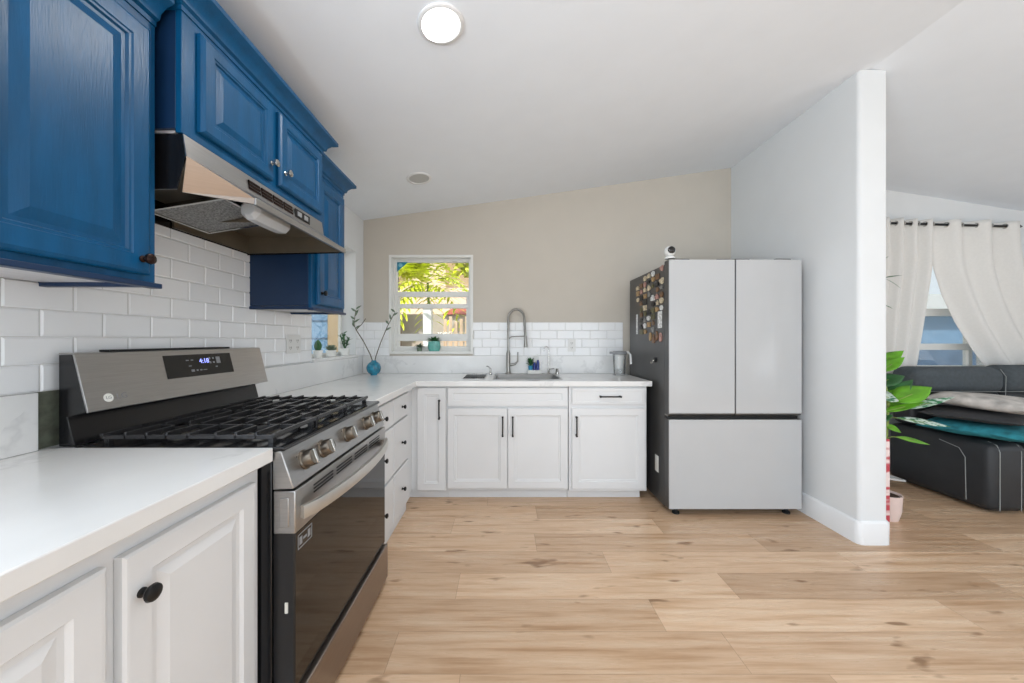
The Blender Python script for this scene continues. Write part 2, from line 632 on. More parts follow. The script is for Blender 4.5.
# dividing wall with rounded corners
b = MB()
PX0, PX1, PY = 2.125, 2.300, 2.10
ring = []
rr = 0.022
for cx, cy, a0 in ((PX0 + rr, PY + rr, PI), (PX1 - rr, PY + rr, 1.5 * PI)):
    for k in range(7):
        a = a0 + k * PI / 12
        ring.append((cx + rr * math.cos(a), cy + rr * math.sin(a)))
ring += [(PX1, YB), (PX0, YB)]
b.loft([[(x, y, 0) for x, y in ring], [(x, y, zc(x) + 0.002) for x, y in ring]])
struct(b, 'wall_divider', 'white_wall', smooth=40)


def baseboard(name, ring, h=0.14):
    b = MB()
    pts = ring
    rings = []
    for off, z in ((0.014, 0.0), (0.014, h - 0.016), (0.010, h - 0.006), (0.004, h)):
        rings.append((off, z))
    n = len(pts)
    R = []
    for off, z in rings:
        r = []
        for i, (x, y) in enumerate(pts):
            p0 = Vector(pts[max(i - 1, 0)]); p1 = Vector(pts[min(i + 1, n - 1)])
            d = (p1 - p0).normalized()
            nn = Vector((d.y, -d.x))
            r.append((x + nn.x * off, y + nn.y * off, z))
        r += [(x, y, z) for x, y in reversed(pts)]
        R.append(r)
    b.loft(R)
    return struct(b, name, 'trim', smooth=40)


# path walked so that the outside lies on the right-hand side
br = []
for cx, cy, a0 in ((PX0 + rr, PY + rr, PI), (PX1 - rr, PY + rr, 1.5 * PI)):
    for k in range(4):
        a = a0 + k * PI / 6
        br.append((cx + rr * math.cos(a), cy + rr * math.sin(a)))
pp = [(PX0, YB - 0.005)] + br + [(PX1, YB - 0.005)]
# outside is on the right when heading from the back wall to the front (-y): use as is
baseboard('baseboard_divider', pp[::1])
baseboard('baseboard_living', [(2.31, YB - 0.001), (XR - 0.02, YB - 0.001)])
baseboard('baseboard_right', [(XR - 0.001, YB - 0.02), (XR - 0.001, YR + 0.02)])

# tiled splash: real bevelled tiles on a grout bed
TZ0 = 1.077
TH, TL = 0.0785, 0.156


def tiles(regions, u_anchor):
    """tiles in frame (u, v=0 towards the wall, z) sitting on v = 0, facing -v"""
    b = MB()
    for (u0, u1, z0, z1) in regions:
        r0 = int(math.floor((z0 - TZ0) / TH + 1e-6))
        r1 = int(math.ceil((z1 - TZ0) / TH - 1e-6))
        for r in range(r0, r1):
            s = u_anchor + (TL / 2 if r % 2 else 0)
            k = int(math.floor((u0 - s) / TL))
            while s + k * TL < u1:
                a, c = max(u0, s + k * TL) + 0.001, min(u1, s + (k + 1) * TL) - 0.001
                za, zb = max(z0, TZ0 + r * TH) + 0.001, min(z1, TZ0 + (r + 1) * TH) - 0.001
                k += 1
                if c - a < 0.012 or zb - za < 0.012:
                    continue
                b.panel(a, c, za, zb, [(0, 0.003), (0.0045, 0.0065)], 0.0)
    return b


def rot_struct(b, name, m, v, **kw):
    o = struct(b, name, m, **kw)
    o.rotation_euler = (0, 0, R90)
    o.location = (-v, 0, 0)
    return o


V = 1.33
g = MB()
for r in ((0.2, 2.40, TZ0, 1.40), (1.0, 1.83, 1.40, 1.70), (3.12, 3.285, TZ0, 1.39)):
    g.box(r[0], r[1], -0.0035, -0.0002, r[2], r[3])
t1 = rot_struct(g, 'trim_1', 'grout', V, smooth=0)
o = tiles([(0.2, 2.40, TZ0, TZ0 + 4 * TH), (1.0, 1.83, TZ0 + 4 * TH, 1.70), (3.12, 3.285, TZ0, TZ0 + 4 * TH)], 0.998).build('subway_tile', 'tile', t1, smooth=20)
o.location = (0, -0.0005, 0)
g = MB()
breg = [(XL + 0.002, -1.084, TZ0, 1.391), (-0.305, 1.107, TZ0, 1.391)]
for r in breg:
    g.box(r[0], r[1], -0.0035, -0.0002, r[2], r[3])
t2 = struct(g, 'trim_2', 'grout', smooth=0)
t2.location = (0, YB, 0)
o = tiles([(r[0], r[1], r[2], TZ0 + 4 * TH) for r in breg], 0.02).build('subway_tile', 'tile', t2, smooth=20)
o.location = (0, -0.0005, 0)


# ------------------------------------------------------------------ windows
def ring_box(b, x0, x1, z0, z1, w, y0, y1):
    """mitred rectangular frame"""
    def r(i, y):
        return [(x0 + i, y, z0 + i), (x1 - i, y, z0 + i), (x1 - i, y, z1 - i), (x0 + i, y, z1 - i)]
    b.loft([r(0, y0), r(w, y0), r(w, y1), r(0, y1), r(0, y0)], cap=False)
    bmesh.ops.remove_doubles(b.bm, verts=b.bm.verts, dist=1e-6)


def window(name, x0, x1, z0, z1, depth, rails, panes, fw=0.03, rot=0.0, org=(0, 0, 0), lip=0.03, fd=0.06):
    """local: x along wall, y outwards from the wall's inner face"""
    w = bpy.data.objects.new(name, None)
    COL.objects.link(w)
    w['kind'] = 'structure'
    ORG[w.name] = Vector(((x0 + x1) / 2, org[1], z0))
    w.location = rz(((x0 + x1) / 2, org[1], z0), rot)
    w.rotation_euler = (0, 0, rot)
    y = org[1]
    if lip:
        b = MB()
        ring_box(b, x0 - 0.018, x1 + 0.018, z0 - 0.018, z1 + 0.018, 0.024, y - 0.010, y + 0.12)
        b.build('casing', 'vinyl', w, bevel=0.002)
    yo = y + depth
    pd_ = min(0.024, fd - 0.012)
    b = MB()
    ring_box(b, x0, x1, z0, z1, fw, yo, yo + fd)
    b.build('window_frame', 'vinyl', w, bevel=0.003)
    for (za, zb) in rails:
        b = MB().box(x0 + fw, x1 - fw, yo + 0.003, yo + min(0.045, fd), za, zb)
        b.box(x0 + fw, x1 - fw, yo + 0.004, yo + 0.012, zb - 0.008, zb)
        b.build('sash_rail', 'vinyl', w, bevel=0.002)
    for (za, zb) in panes:
        MB().box(x0 + fw, x1 - fw, yo + pd_, yo + pd_ + 0.004, za, zb).build('pane', 'pane', w, smooth=0)
    return w


w2 = window('window_2', W2[0], W2[1], W2[2], W2[3], 0.07,
            [(1.640, 1.690), (1.530, 1.572), (1.215, 1.285), (1.142, 1.165)],
            [(1.690, 1.976), (1.572, 1.640), (1.285, 1.530)], rot=0, org=(0, YB, 0))
b = MB()
b.box(W2[0] + 0.03, W2[0] + 0.055, YB + 0.08, YB + 0.115, 1.142, 1.64).box(W2[1] - 0.055, W2[1] - 0.03, YB + 0.08, YB + 0.115, 1.142, 1.64)
b.build('sash_stile', 'vinyl', w2, bevel=0.002)
b = MB(); b.prism([(W2[0] + 0.03, 1.976), (W2[0] + 0.135, 1.976), (W2[0] + 0.03, 1.885)], 'y', YB + 0.091, YB + 0.0935)
dc = b.build('corner_decal', 'decal', w2, smooth=0)
b = MB(); b.lathe([(0.001, 0), (0.02, 0), (0.02, 0.001), (0.001, 0.001)], (W2[0] + 0.062, YB + 0.0905, 1.948), 14, 'y')
b.build('decal_mark', 'decal_light', dc)
w1 = window('window_1', W1[0], W1[1], W1[2], W1[3], 0.12, [(1.45, 1.49)], [(1.12, 1.45), (1.49, 1.98)], rot=R90, org=(0, V, 0), lip=0, fd=0.024)
b = MB(); b.box(W1[0] - 0.005, W1[1] + 0.004, V - 0.022, V + 0.13, W1[2] - 0.018, W1[2] + 0.004)
b.build('window_sill', 'quartz', w1, bevel=0.003)
w3 = window('window_3', W3[0], W3[1], W3[2], W3[3], 0.06, [(1.455, 1.525), (1.13, 1.19), (0.93, 0.98)],
            [(1.525, 2.05), (1.19, 1.455), (0.98, 1.13)], rot=0, org=(0, YB, 0))
MB().box(4.445, 4.480, YB + 0.065, YB + 0.11, 0.93, 2.05).build('mullion', 'vinyl', w3, bevel=0.002)

# ------------------------------------------------------------------ door profiles
RAISED = [(0, 0.011), (0.004, 0.016), (0.011, 0.020), (0.050, 0.020), (0.053, 0.0165), (0.059, 0.0165), (0.063, 0.0105),
          (0.072, 0.0105), (0.098, 0.0185), (0.102, 0.0185)]
RAISED_S = [(0, 0.011), (0.004, 0.016), (0.010, 0.020), (0.042, 0.020), (0.045, 0.0165), (0.050, 0.0165), (0.053, 0.0105),
            (0.059, 0.0105), (0.078, 0.0185), (0.081, 0.0185)]
RAISED_W = [(0, 0.015), (0.005, 0.019), (0.010, 0.0195), (0.050, 0.0195), (0.056, 0.012), (0.066, 0.012), (0.088, 0.018), (0.090, 0.018)]
SHAKER = [(0, 0.018), (0.002, 0.020), (0.052, 0.020), (0.056, 0.0145), (0.064, 0.0145), (0.068, 0.011)]
SLAB = [(0, 0.016), (0.004, 0.020)]
RECESS = [(0, 0.018), (0.002, 0.020), (0.040, 0.020), (0.045, 0.015)]


def knob_part(parent, x, y, z, m='bronze', r=0.015, label=None):
    b = MB()
    b.lathe([(0.001, 0), (0.009, 0), (0.009, 0.003), (0.005, 0.006), (0.005, 0.012), (r * 0.8, 0.016), (r, 0.021), (r * 0.92, 0.026),
             (r * 0.5, 0.029), (0.001, 0.030)], (x, y, z), 20, 'y')
    return b.build('knob', m, parent, smooth=50)


def bar_handle(parent, x, y, z, length, vertical=True):
    b = MB()
    h = length / 2
    if vertical:
        b.box(x - 0.005, x + 0.005, y - 0.032, y - 0.022, z - h, z + h)
        for s in (-1, 1):
            b.box(x - 0.006, x + 0.006, y - 0.026, y, z + s * (h - 0.010) - 0.006, z + s * (h - 0.010) + 0.006)
            b.box(x - 0.007, x + 0.007, y - 0.034, y - 0.020, z + s * (h - 0.006) - 0.005, z + s * (h - 0.006) + 0.005)
    else:
        b.box(x - h, x + h, y - 0.032, y - 0.022, z - 0.005, z + 0.005)
        for s in (-1, 1):
            b.box(x + s * (h - 0.010) - 0.006, x + s * (h - 0.010) + 0.006, y - 0.026, y, z - 0.006, z + 0.006)
            b.box(x + s * (h - 0.006) - 0.005, x + s * (h - 0.006) + 0.005, y - 0.034, y - 0.020, z - 0.007, z + 0.007)
    return b.build('handle', 'black_metal', parent, bevel=0.0015)


# ------------------------------------------------------------------ wall cabinets (frame: u = y along the wall, v = distance from the axis, z)
def crown(u0, u1, v0, v1, z0, prof, left=True, right=True):
    b = MB()
    R = []
    for p, dz in prof:
        l = p if left else 0
        r = p if right else 0
        R.append([(u0 - l, v0 - p, z0 + dz), (u1 + r, v0 - p, z0 + dz), (u1 + r, v1, z0 + dz), (u0 - l, v1, z0 + dz)])
    b.loft(R)
    return b


CP = [(0.004, 0), (0.004, 0.014), (0.014, 0.020), (0.018, 0.036), (0.034, 0.054), (0.050, 0.062), (0.056, 0.066), (0.056, 0.082)]


def wall_cabinet(label, u0, u1, z0, z1, vf, doors, knobs, rail=True, side_mat='blue_side', crown_l=True, crown_r=True, under='cab_under', prof=RAISED):
    c = thing('wall_cabinet', label, 'cabinet', ((u0 + u1) / 2, V, z0), R90)
    b = MB().box(u0, u1, vf + 0.018, V - 0.001, z0 + 0.012, z1)
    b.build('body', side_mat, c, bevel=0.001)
    # face frame
    b = MB()
    fw = 0.045
    b.box(u0, u1, vf, vf + 0.018, z0, z1)
    b.build('face_frame', 'blue', c, bevel=0.0015)
    MB().box(u0 + 0.012, u1 - 0.012, vf + 0.03, V - 0.012, z0 + 0.004, z0 + 0.012).build('underside', under, c)
    if rail:
        b = MB()
        b.box(u0 - 0.003, u1 + 0.010, vf - 0.012, vf + 0.02, z0 - 0.012, z0 + 0.002)
        b.box(u0 - 0.003, u0 + 0.012, vf + 0.02, V - 0.002, z0 - 0.008, z0 + 0.010)
        b.box(u1 - 0.012, u1 + 0.010, vf + 0.02, V - 0.002, z0 - 0.008, z0 + 0.010)
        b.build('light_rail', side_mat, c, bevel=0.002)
    crown(u0, u1, vf, V - 0.002, z1 - 0.002, CP, crown_l, crown_r).build('crown_moulding', 'blue', c, smooth=30)
    for (a, d, e, f_), kn in zip(doors, knobs):
        b = MB(); b.panel(a, d, e, f_, prof, vf - 0.001)
        dd = b.build('door', 'blue', c, smooth=0)
        if kn:
            knob_part(dd, kn[0], vf - 0.021, kn[1], kn[2])
    return c


wall_cabinet('large glossy blue wall cabinet at the left edge, nearer than the range hood', 0.24, 1.005, 1.385, 2.125, 1.005,
             [(0.27, 0.600, 1.405, 2.09), (0.628, 0.978, 1.405, 2.09)], [None, (0.950, 1.445, 'bronze')], crown_l=True, crown_r=False)
wall_cabinet('wide short glossy blue wall cabinet mounted above the range hood', 1.022, 1.812, 1.832, 2.19, 0.945,
             [(1.072, 1.405, 1.862, 2.165), (1.442, 1.780, 1.862, 2.165)], [(1.385, 1.925, 'chrome'), (1.472, 1.925, 'chrome')],
             rail=False, prof=RAISED_S, crown_r=True)
wall_cabinet('narrow tall blue wall cabinet between the range hood and the side window', 1.815, 2.175, 1.392, 2.125, 1.003,
             [(1.850, 2.150, 1.412, 2.09)], [(1.876, 1.475, 'black_metal')], crown_l=False)

# ------------------------------------------------------------------ range hood
hood = thing('range_hood', 'stainless steel under-cabinet range hood with mesh filter above the range', 'range hood', (1.40, V, 1.66), R90)
HU0, HU1 = 1.025, 1.800
zt = 1.829
b = MB()
# outer shell: top part and flared lower part (chamfered near and far corners)
th = 0.004
top = [(HU0, 0.945), (HU1, 0.945), (HU1, V - 0.003), (HU0, V - 0.003)]
# side dark panels
for (u, s) in ((HU0, 1), (HU1, -1)):
    a, c = (u, u + s * th)
    poly = [(0.945, zt), (V - 0.003, zt), (V - 0.003, 1.66), (0.962, 1.668), (0.936, 1.764)]
    b.prism(poly, 'x', a, c)
b.box(HU0, HU1, V - 0.012, V - 0.003, 1.665, zt)
b.prism([(0.9365, 1.764), (0.9625, 1.668), (0.823, 1.671), (0.823, 1.689)], 'x', HU1 - th, HU1)
b.build('side_panel', 'black_enamel', hood)
b = MB()
# slanted front face with cut corners
cu = 0.125
A = (HU0, 0.942, zt); B = (HU1, 0.942, zt)
C1 = (HU0, 0.932, 1.764); D1 = (HU0 + cu, 0.823, 1.690); D2 = (HU1, 0.823, 1.690); C2 = (HU1, 0.932, 1.764)


def back(q, dv=0.005, dz=-0.001):
    return (q[0], q[1] + dv, q[2] + dz)


b.loft([[A, C1, C2, B], [back(q, 0.005, 0) for q in (A, C1, C2, B)]])
b.loft([[C1, D1, D2, C2], [back(q, 0.003, -0.004) for q in (C1, D1, D2, C2)]])
front = b.build('front_panel', 'steel', hood)
b = MB()
# near corner face under the ledge
E0 = (HU0 + 0.022, 0.965, 1.668); E1 = (HU0 + cu, 0.823, 1.672)
b.loft([[C1, D1, E1, E0], [(q[0] + 0.004, q[1] + 0.005, q[2]) for q in (C1, D1, E1, E0)]])
b.build('corner_panel', 'steel_dark', hood)
b = MB().box(HU0 + cu, HU1, 0.818, 0.832, 1.670, 1.693)
b.build('front_lip', 'steel', hood, bevel=0.002)
def strip_v(z):
    return 0.932 + (z - 1.764) * 0.010 / 0.065


for k in range(4):
    u = HU0 + 0.252 + k * 0.068
    b = MB()
    for j in range(3):
        z0_ = 1.776 + j * 0.013
        b.box(u, u + 0.060, strip_v(z0_) - 0.0025, strip_v(z0_) + 0.002, z0_, z0_ + 0.0085)
    b.box(u, u + 0.002, strip_v(1.79) - 0.003, strip_v(1.79) + 0.002, 1.776, 1.8105)
    b.build('vent_slot', 'bronze', front)
u = HU0 + 0.532
b = MB().box(u, u + 0.115, strip_v(1.78) - 0.003, strip_v(1.78) + 0.002, 1.774, 1.812)
v = b.build('switch_panel', 'black_metal', front, bevel=0.001)
for k in range(2):
    b = MB().box(u + 0.014 + k * 0.052, u + 0.044 + k * 0.052, strip_v(1.78) - 0.006, strip_v(1.78), 1.783, 1.803)
    b.build('rocker_switch', 'legend', v, bevel=0.001)
# inside
b = MB()
b.box(HU0 + 0.006, HU1 - 0.006, 0.945, V - 0.015, 1.752, 1.757)
b.loft([[(HU0 + 0.01, 0.945, 1.752), (HU0 + cu, 0.836, 1.682), (HU1 - 0.004, 0.836, 1.682), (HU1 - 0.004, 0.945, 1.752)], [(HU0 + 0.01, 0.945, 1.755), (HU0 + cu, 0.836, 1.685), (HU1 - 0.004, 0.836, 1.685), (HU1 - 0.004, 0.945, 1.755)]])
b.build('inner_liner', 'hood_inside', hood)
b = MB()
b.prism([(0.836, 1.676), (V - 0.014, 1.668), (V - 0.014, 1.752), (0.945, 1.752), (0.836, 1.682)], 'x', HU1 - 0.010, HU1 - 0.004)
b.box(HU0 + 0.36, HU1 - 0.005, V - 0.02, V - 0.012, 1.67, 1.752)
b.box(HU0 + 0.355, HU0 + 0.36, 0.98, V - 0.014, 1.69, 1.752)
b.build('inner_wall', 'hood_inside', hood)
fl = MB()
fa, fb, fv0, fv1, fz0, fz1 = HU0 + 0.185, HU0 + 0.43, 0.965, 1.235, 1.716, 1.672
fl.loft([[(fa, fv0, fz0 + h), (fb, fv0, fz0 + h), (fb, fv1, fz1 + h), (fa, fv1, fz1 + h)] for h in (0, 0.008)])
ff = fl.build('grease_filter', 'filter', hood)
b = MB()
for v0_, z0_ in ((fv0, fz0), (fv1 - 0.008, fz1)):
    b.box(fa - 0.006, fb + 0.006, v0_, v0_ + 0.010, z0_ - 0.004, z0_ + 0.010)
for a in (fa - 0.008, fb - 0.002):
    b.loft([[(a, fv0, fz0 + h), (a + 0.010, fv0, fz0 + h), (a + 0.010, fv1, fz1 + h), (a, fv1, fz1 + h)] for h in (-0.004, 0.010)])
b.build('filter_frame', 'chrome', ff)
b = MB()
Rr = []
for u_, s in ((HU0 + 0.235, 0.62), (HU0 + 0.25, 1.0), (HU0 + 0.33, 1.05), (HU0 + 0.41, 1.0), (HU0 + 0.43, 0.9), (HU0 + 0.44, 0.6)):
    Rr.append([(u_, 0.925 + 0.040 * s * math.cos(a), 1.700 + 0.040 * s * math.sin(a)) for a in [2 * PI * k / 8 + PI / 8 for k in range(8)]])
b.loft(Rr)
b.build('light_cover', 'frosted', hood, smooth=20, bevel=0.003)

# ------------------------------------------------------------------ base cabinets
NC = 0.67      # counter front (v)
DF = 0.713     # face frame (v) ; door faces at DF-0.02

c = thing('base_cabinet', 'white raised panel base cabinet in the left foreground, nearest the camera', 'cabinet', (0.60, V, 0), R90)
b = MB().box(0.02, 1.008, DF + 0.018, V - 0.002, 0.0, 0.873)
b.build('body', 'cab_white', c)
b = MB()
b.box(0.02, 1.008, DF, DF + 0.018, 0.0, 0.11).box(0.02, 1.008, DF, DF + 0.018, 0.80, 0.873)
for a, d in ((0.02, 0.25), (0.59, 0.66), (0.965, 1.008)):
    b.box(a, d, DF, DF + 0.018, 0.11, 0.80)
b.build('face_frame', 'cab_white', c)
for (a, d, kn) in ((0.24, 0.612, None), (0.637, 0.978, (0.667, 0.744))):
    b = MB(); b.panel(a, d, 0.085, 0.828, RAISED_W, DF - 0.001)
    dd = b.build('door', 'cab_white', c, smooth=0)
    if kn: knob_part(dd, kn[0], DF - 0.0205, kn[1], 'black_metal', 0.0165)


def drawer_stack(u0, u1, label):
    c = thing('drawer_cabinet', label, 'cabinet', ((u0 + u1) / 2, V, 0), R90, group='white drawer cabinets beyond the range')
    MB().box(u0, u1, DF + 0.002, V - 0.002, 0.0, 0.873).build('body', 'cab_white', c)
    for (za, zb) in ((0.700, 0.850), (0.385, 0.685), (0.075, 0.370)):
        b = MB(); b.panel(u0 + 0.006, u1 - 0.006, za, zb, SLAB, DF + 0.001)
        d = b.build('drawer', 'cab_white', c, smooth=0)
        knob_part(d, (u0 + u1) / 2, DF - 0.019, (za + zb) / 2, 'black_metal', 0.014)
    return c


drawer_stack(1.802, 2.185, 'white three drawer cabinet directly beside the far end of the range')
drawer_stack(2.187, 2.530, 'white three drawer cabinet in the corner run, farther from the range')
FY = 2.68
# corner cabinet with tall narrow door
c = thing('corner_cabinet', 'white corner base cabinet with one narrow door and vertical black handle', 'cabinet', (-0.60, FY, 0))
b = MB()
b.prism([(-DF, 2.532), (-DF, FY), (-0.445, FY), (-0.445, YB - 0.003), (-1.328, YB - 0.003), (-1.328, 2.532)], 'z', 0.078, 0.873)
b.prism([(-DF - 0.03, 2.532), (-DF - 0.03, FY + 0.05), (-0.445, FY + 0.05), (-0.445, YB - 0.003), (-1.328, YB - 0.003), (-1.328, 2.532)], 'z', 0.0, 0.078)
b.build('body', 'cab_white', c)
b = MB(); b.panel(-0.668, -0.452, 0.082, 0.862, SHAKER, FY)
d = b.build('door', 'cab_white', c, smooth=0)
bar_handle(d, -0.497, FY - 0.02, 0.70, 0.15)
# sink cabinet
c = thing('sink_cabinet', 'white two door sink base cabinet with a plain front panel above the doors', 'cabinet', (0.02, FY, 0))
b = MB()
b.box(-0.443, 0.483, FY, FY + 0.018, 0.08, 0.873)
b.box(-0.443, -0.425, FY + 0.018, YB - 0.003, 0.08, 0.873).box(0.465, 0.483, FY + 0.018, YB - 0.003, 0.08, 0.873)
b.box(-0.443, 0.483, FY + 0.05, FY + 0.066, 0.0, 0.08)
b.box(-0.425, 0.465, FY + 0.066, YB - 0.003, 0.08, 0.10)
b.build('body', 'cab_white', c)
b = MB(); b.panel(-0.437, 0.476, 0.722, 0.862, RECESS, FY); b.build('front_panel', 'cab_white', c, smooth=0)
for x0, x1, hx in ((-0.437, 0.0165, -0.018), (0.0225, 0.476, 0.058)):
    b = MB(); b.panel(x0, x1, 0.098, 0.705, SHAKER, FY)
    d = b.build('door', 'cab_white', c, smooth=0)
    bar_handle(d, hx, FY - 0.02, 0.572, 0.155)
c = thing('base_cabinet', 'white base cabinet with one drawer over one door, right beside the refrigerator', 'cabinet', (0.79, FY, 0))
b = MB()
b.box(0.486, 1.078, FY - 0.012, YB - 0.003, 0.075, 0.873)
b.box(0.486, 1.05, FY + 0.05, YB - 0.003, 0.0, 0.075)
b.build('body', 'cab_white', c, bevel=0.001)
b = MB(); b.panel(0.508, 1.060, 0.738, 0.860, RECESS[:2] + [(0.02, 0.020), (0.024, 0.018)], FY - 0.012)
d = b.build('drawer', 'cab_white', c, smooth=0)
bar_handle(d, 0.793, FY - 0.032, 0.799, 0.165, False)
b = MB(); b.panel(0.508, 1.060, 0.098, 0.708, SHAKER, FY - 0.012)
d = b.build('door', 'cab_white', c, smooth=0)
bar_handle(d, 0.538, FY - 0.032, 0.575, 0.155)

# ------------------------------------------------------------------ worktops and stone splash
CT0, CT1 = 0.874, 0.914
solo(MB().box(0.02, 1.012, NC, V - 0.002, CT0, CT1), 'worktop', 'quartz', 'white veined quartz worktop in the left foreground, near side of the range', 'worktop', (0.5, V, CT0), R90, bevel=0.003)
SKX0, SKX1, SKY0, SKY1 = -0.085, 0.445, 2.765, 3.175
b = MB()
cells = [(-0.67, SKX0, 2.64, YB - 0.002), (SKX0, SKX1, 2.64, SKY0), (SKX0, SKX1, SKY1, YB - 0.002), (SKX1, 1.112, 2.64, YB - 0.002)]
vs = {}
poly = [(-0.67, 1.797), (-0.67, 2.64), (1.112, 2.64), (1.112, YB - 0.002), (-1.328, YB - 0.002), (-1.328, 1.797)]
outer = [(-1.328, 1.797), (-0.67, 1.797), (-0.67, 2.64), (SKX0, 2.64), (SKX1, 2.64), (1.112, 2.64), (1.112, SKY0), (1.112, SKY1), (1.112, YB - 0.002),
         (SKX1, YB - 0.002), (SKX0, YB - 0.002), (-1.328, YB - 0.002)]
faces = [[(-1.328, 1.797), (-0.67, 1.797), (-0.67, 2.64), (-1.328, 2.64)],
         [(-1.328, 2.64), (-0.67, 2.64), (-0.67, SKY0), (-1.328, SKY0)], [(-0.67, 2.64), (SKX0, 2.64), (SKX0, SKY0), (-0.67, SKY0)],
         [(-1.328, SKY0), (-0.67, SKY0), (-0.67, SKY1), (-1.328, SKY1)], [(-0.67, SKY0), (SKX0, SKY0), (SKX0, SKY1), (-0.67, SKY1)],
         [(-1.328, SKY1), (-0.67, SKY1), (-0.67, YB - 0.002), (-1.328, YB - 0.002)], [(-0.67, SKY1), (SKX0, SKY1), (SKX0, YB - 0.002), (-0.67, YB - 0.002)],
         [(SKX0, 2.64), (SKX1, 2.64), (SKX1, SKY0), (SKX0, SKY0)], [(SKX0, SKY1), (SKX1, SKY1), (SKX1, YB - 0.002), (SKX0, YB - 0.002)],
         [(SKX1, 2.64), (1.112, 2.64), (1.112, SKY0), (SKX1, SKY0)], [(SKX1, SKY0), (1.112, SKY0), (1.112, SKY1), (SKX1, SKY1)],
         [(SKX1, SKY1), (1.112, SKY1), (1.112, YB - 0.002), (SKX1, YB - 0.002)]]


def gv(p, z):
    k = (p, z)
    if k not in vs:
        vs[k] = b.v(p[0], p[1], z)
    return vs[k]


edges = {}
for f_ in faces:
    b.f([gv(p, CT1) for p in f_])
    b.f([gv(p, CT0) for p in reversed(f_)])
    for i in range(4):
        e = (f_[i], f_[(i + 1) % 4])
        edges[e] = edges.get(e, 0) + 1
for (p, q) in list(edges):
    if (q, p) not in edges:
        b.f([gv(p, CT0), gv(q, CT0), gv(q, CT1), gv(p, CT1)])
solo(b, 'worktop', 'quartz', 'L shaped white quartz worktop running into the corner and under the sink', 'worktop', (-0.3, 2.9, CT0), bevel=0.003)

solo(MB().box(0.2, 0.982, V - 0.022, V - 0.0015, CT1 + 0.0005, TZ0), 'stone_splash', 'quartz', 'white quartz splash slab on the wall left of the range', 'backsplash', (0.6, V - 0.01, CT1), R90, bevel=0.002)
solo(MB().box(1.80, 3.12, V - 0.022, V - 0.0015, CT1 + 0.0005, 1.0715), 'stone_splash', 'quartz', 'white quartz splash slab under the side window sill', 'backsplash', (2.5, V - 0.01, CT1), R90, bevel=0.002)
solo(MB().box(XL + 0.003, 1.107, YB - 0.022, YB - 0.0035, CT1 + 0.0005, TZ0), 'stone_splash', 'quartz', 'long white quartz splash slab along the back wall behind the sink', 'backsplash', (0, YB - 0.01, CT1), bevel=0.002)
g = MB().box(0.983, 1.797, -0.003, -0.0005, 0.914, TZ0)
rot_struct(g, 'trim_3', 'drywall_raw', V, smooth=0)

# ------------------------------------------------------------------ gas range
rg = thing('gas_range', 'stainless steel gas range with black grates and dark oven door', 'range', (1.40, 0.95, 0), R90)
U0, U1 = 1.016, 1.784
UM = (U0 + U1) / 2
b = MB()
b.box(U0, U1, 0.678, V - 0.05, 0.03, 0.903)
b.box(U0 + 0.02, U0 + 0.06, 0.70, 0.74, 0, 0.03).box(U1 - 0.06, U1 - 0.02, 0.70, 0.74, 0, 0.03)
b.box(U0 + 0.02, U0 + 0.06, 1.2, 1.24, 0, 0.03).box(U1 - 0.06, U1 - 0.02, 1.2, 1.24, 0, 0.03)
b.build('body', 'black_enamel', rg, bevel=0.002)
b = MB()
b.box(U0 - 0.002, U1 + 0.002, 0.640, V - 0.08, 0.902, 0.9145)
cook = b.build('cooktop', 'cooktop', rg, bevel=0.003)
b = MB()
b.prism([(0.650, 0.902), (0.614, 0.792), (0.676, 0.788), (0.676, 0.902)], 'x', U0 + 0.001, U1 - 0.001)
cp = b.build('control_panel', 'steel', rg, bevel=0.003)
# panel frame vectors
pd = Vector((0, 0.606 - 0.646, 0.792 - 0.903)).normalized()
pn = Vector((0, -0.111, 0.040)).normalized()
for i, u in enumerate((1.105, 1.215, 1.400, 1.585, 1.695)):
    c0 = Vector((u, 0.632, 0.848))
    b = MB()
    n = 22

    def ring(r, h, sq=0.0):
        out = []
        for k in range(n):
            a = 2 * PI * k / n
            q = c0 + pn * h + Vector((1, 0, 0)) * r * math.cos(a) + pd * r * math.sin(a)
            out.append(tuple(q))
        return out
    b.loft([ring(0.001, -0.002), ring(0.031, -0.002), ring(0.031, 0.003), ring(0.027, 0.006), ring(0.026, 0.030), ring(0.023, 0.034), ring(0.001, 0.034)])
    k_ = b.build('knob', 'knob_steel', rg, smooth=35)
    b = MB()
    q = []
    for h in (0.033, 0.041):
        q.append([tuple(c0 + pn * h + Vector((1, 0, 0)) * sx + pd * sy) for sx, sy in ((-0.006, -0.023), (0.006, -0.023), (0.006, 0.023), (-0.006, 0.023))])
    b.loft(q)
    b.build('grip', 'chrome', k_, bevel=0.002)
    b = MB()
    for sx in (-0.034,):
        b.loft([[tuple(c0 + pn * h + Vector((1, 0, 0)) * (sx + a) + pd * (-0.022 + e)) for a, e in ((0, 0), (0.004, 0), (0.004, 0.004), (0, 0.004))] for h in (-0.001, 0.0006)])
    b.build('dial_mark', 'black_metal', cp)
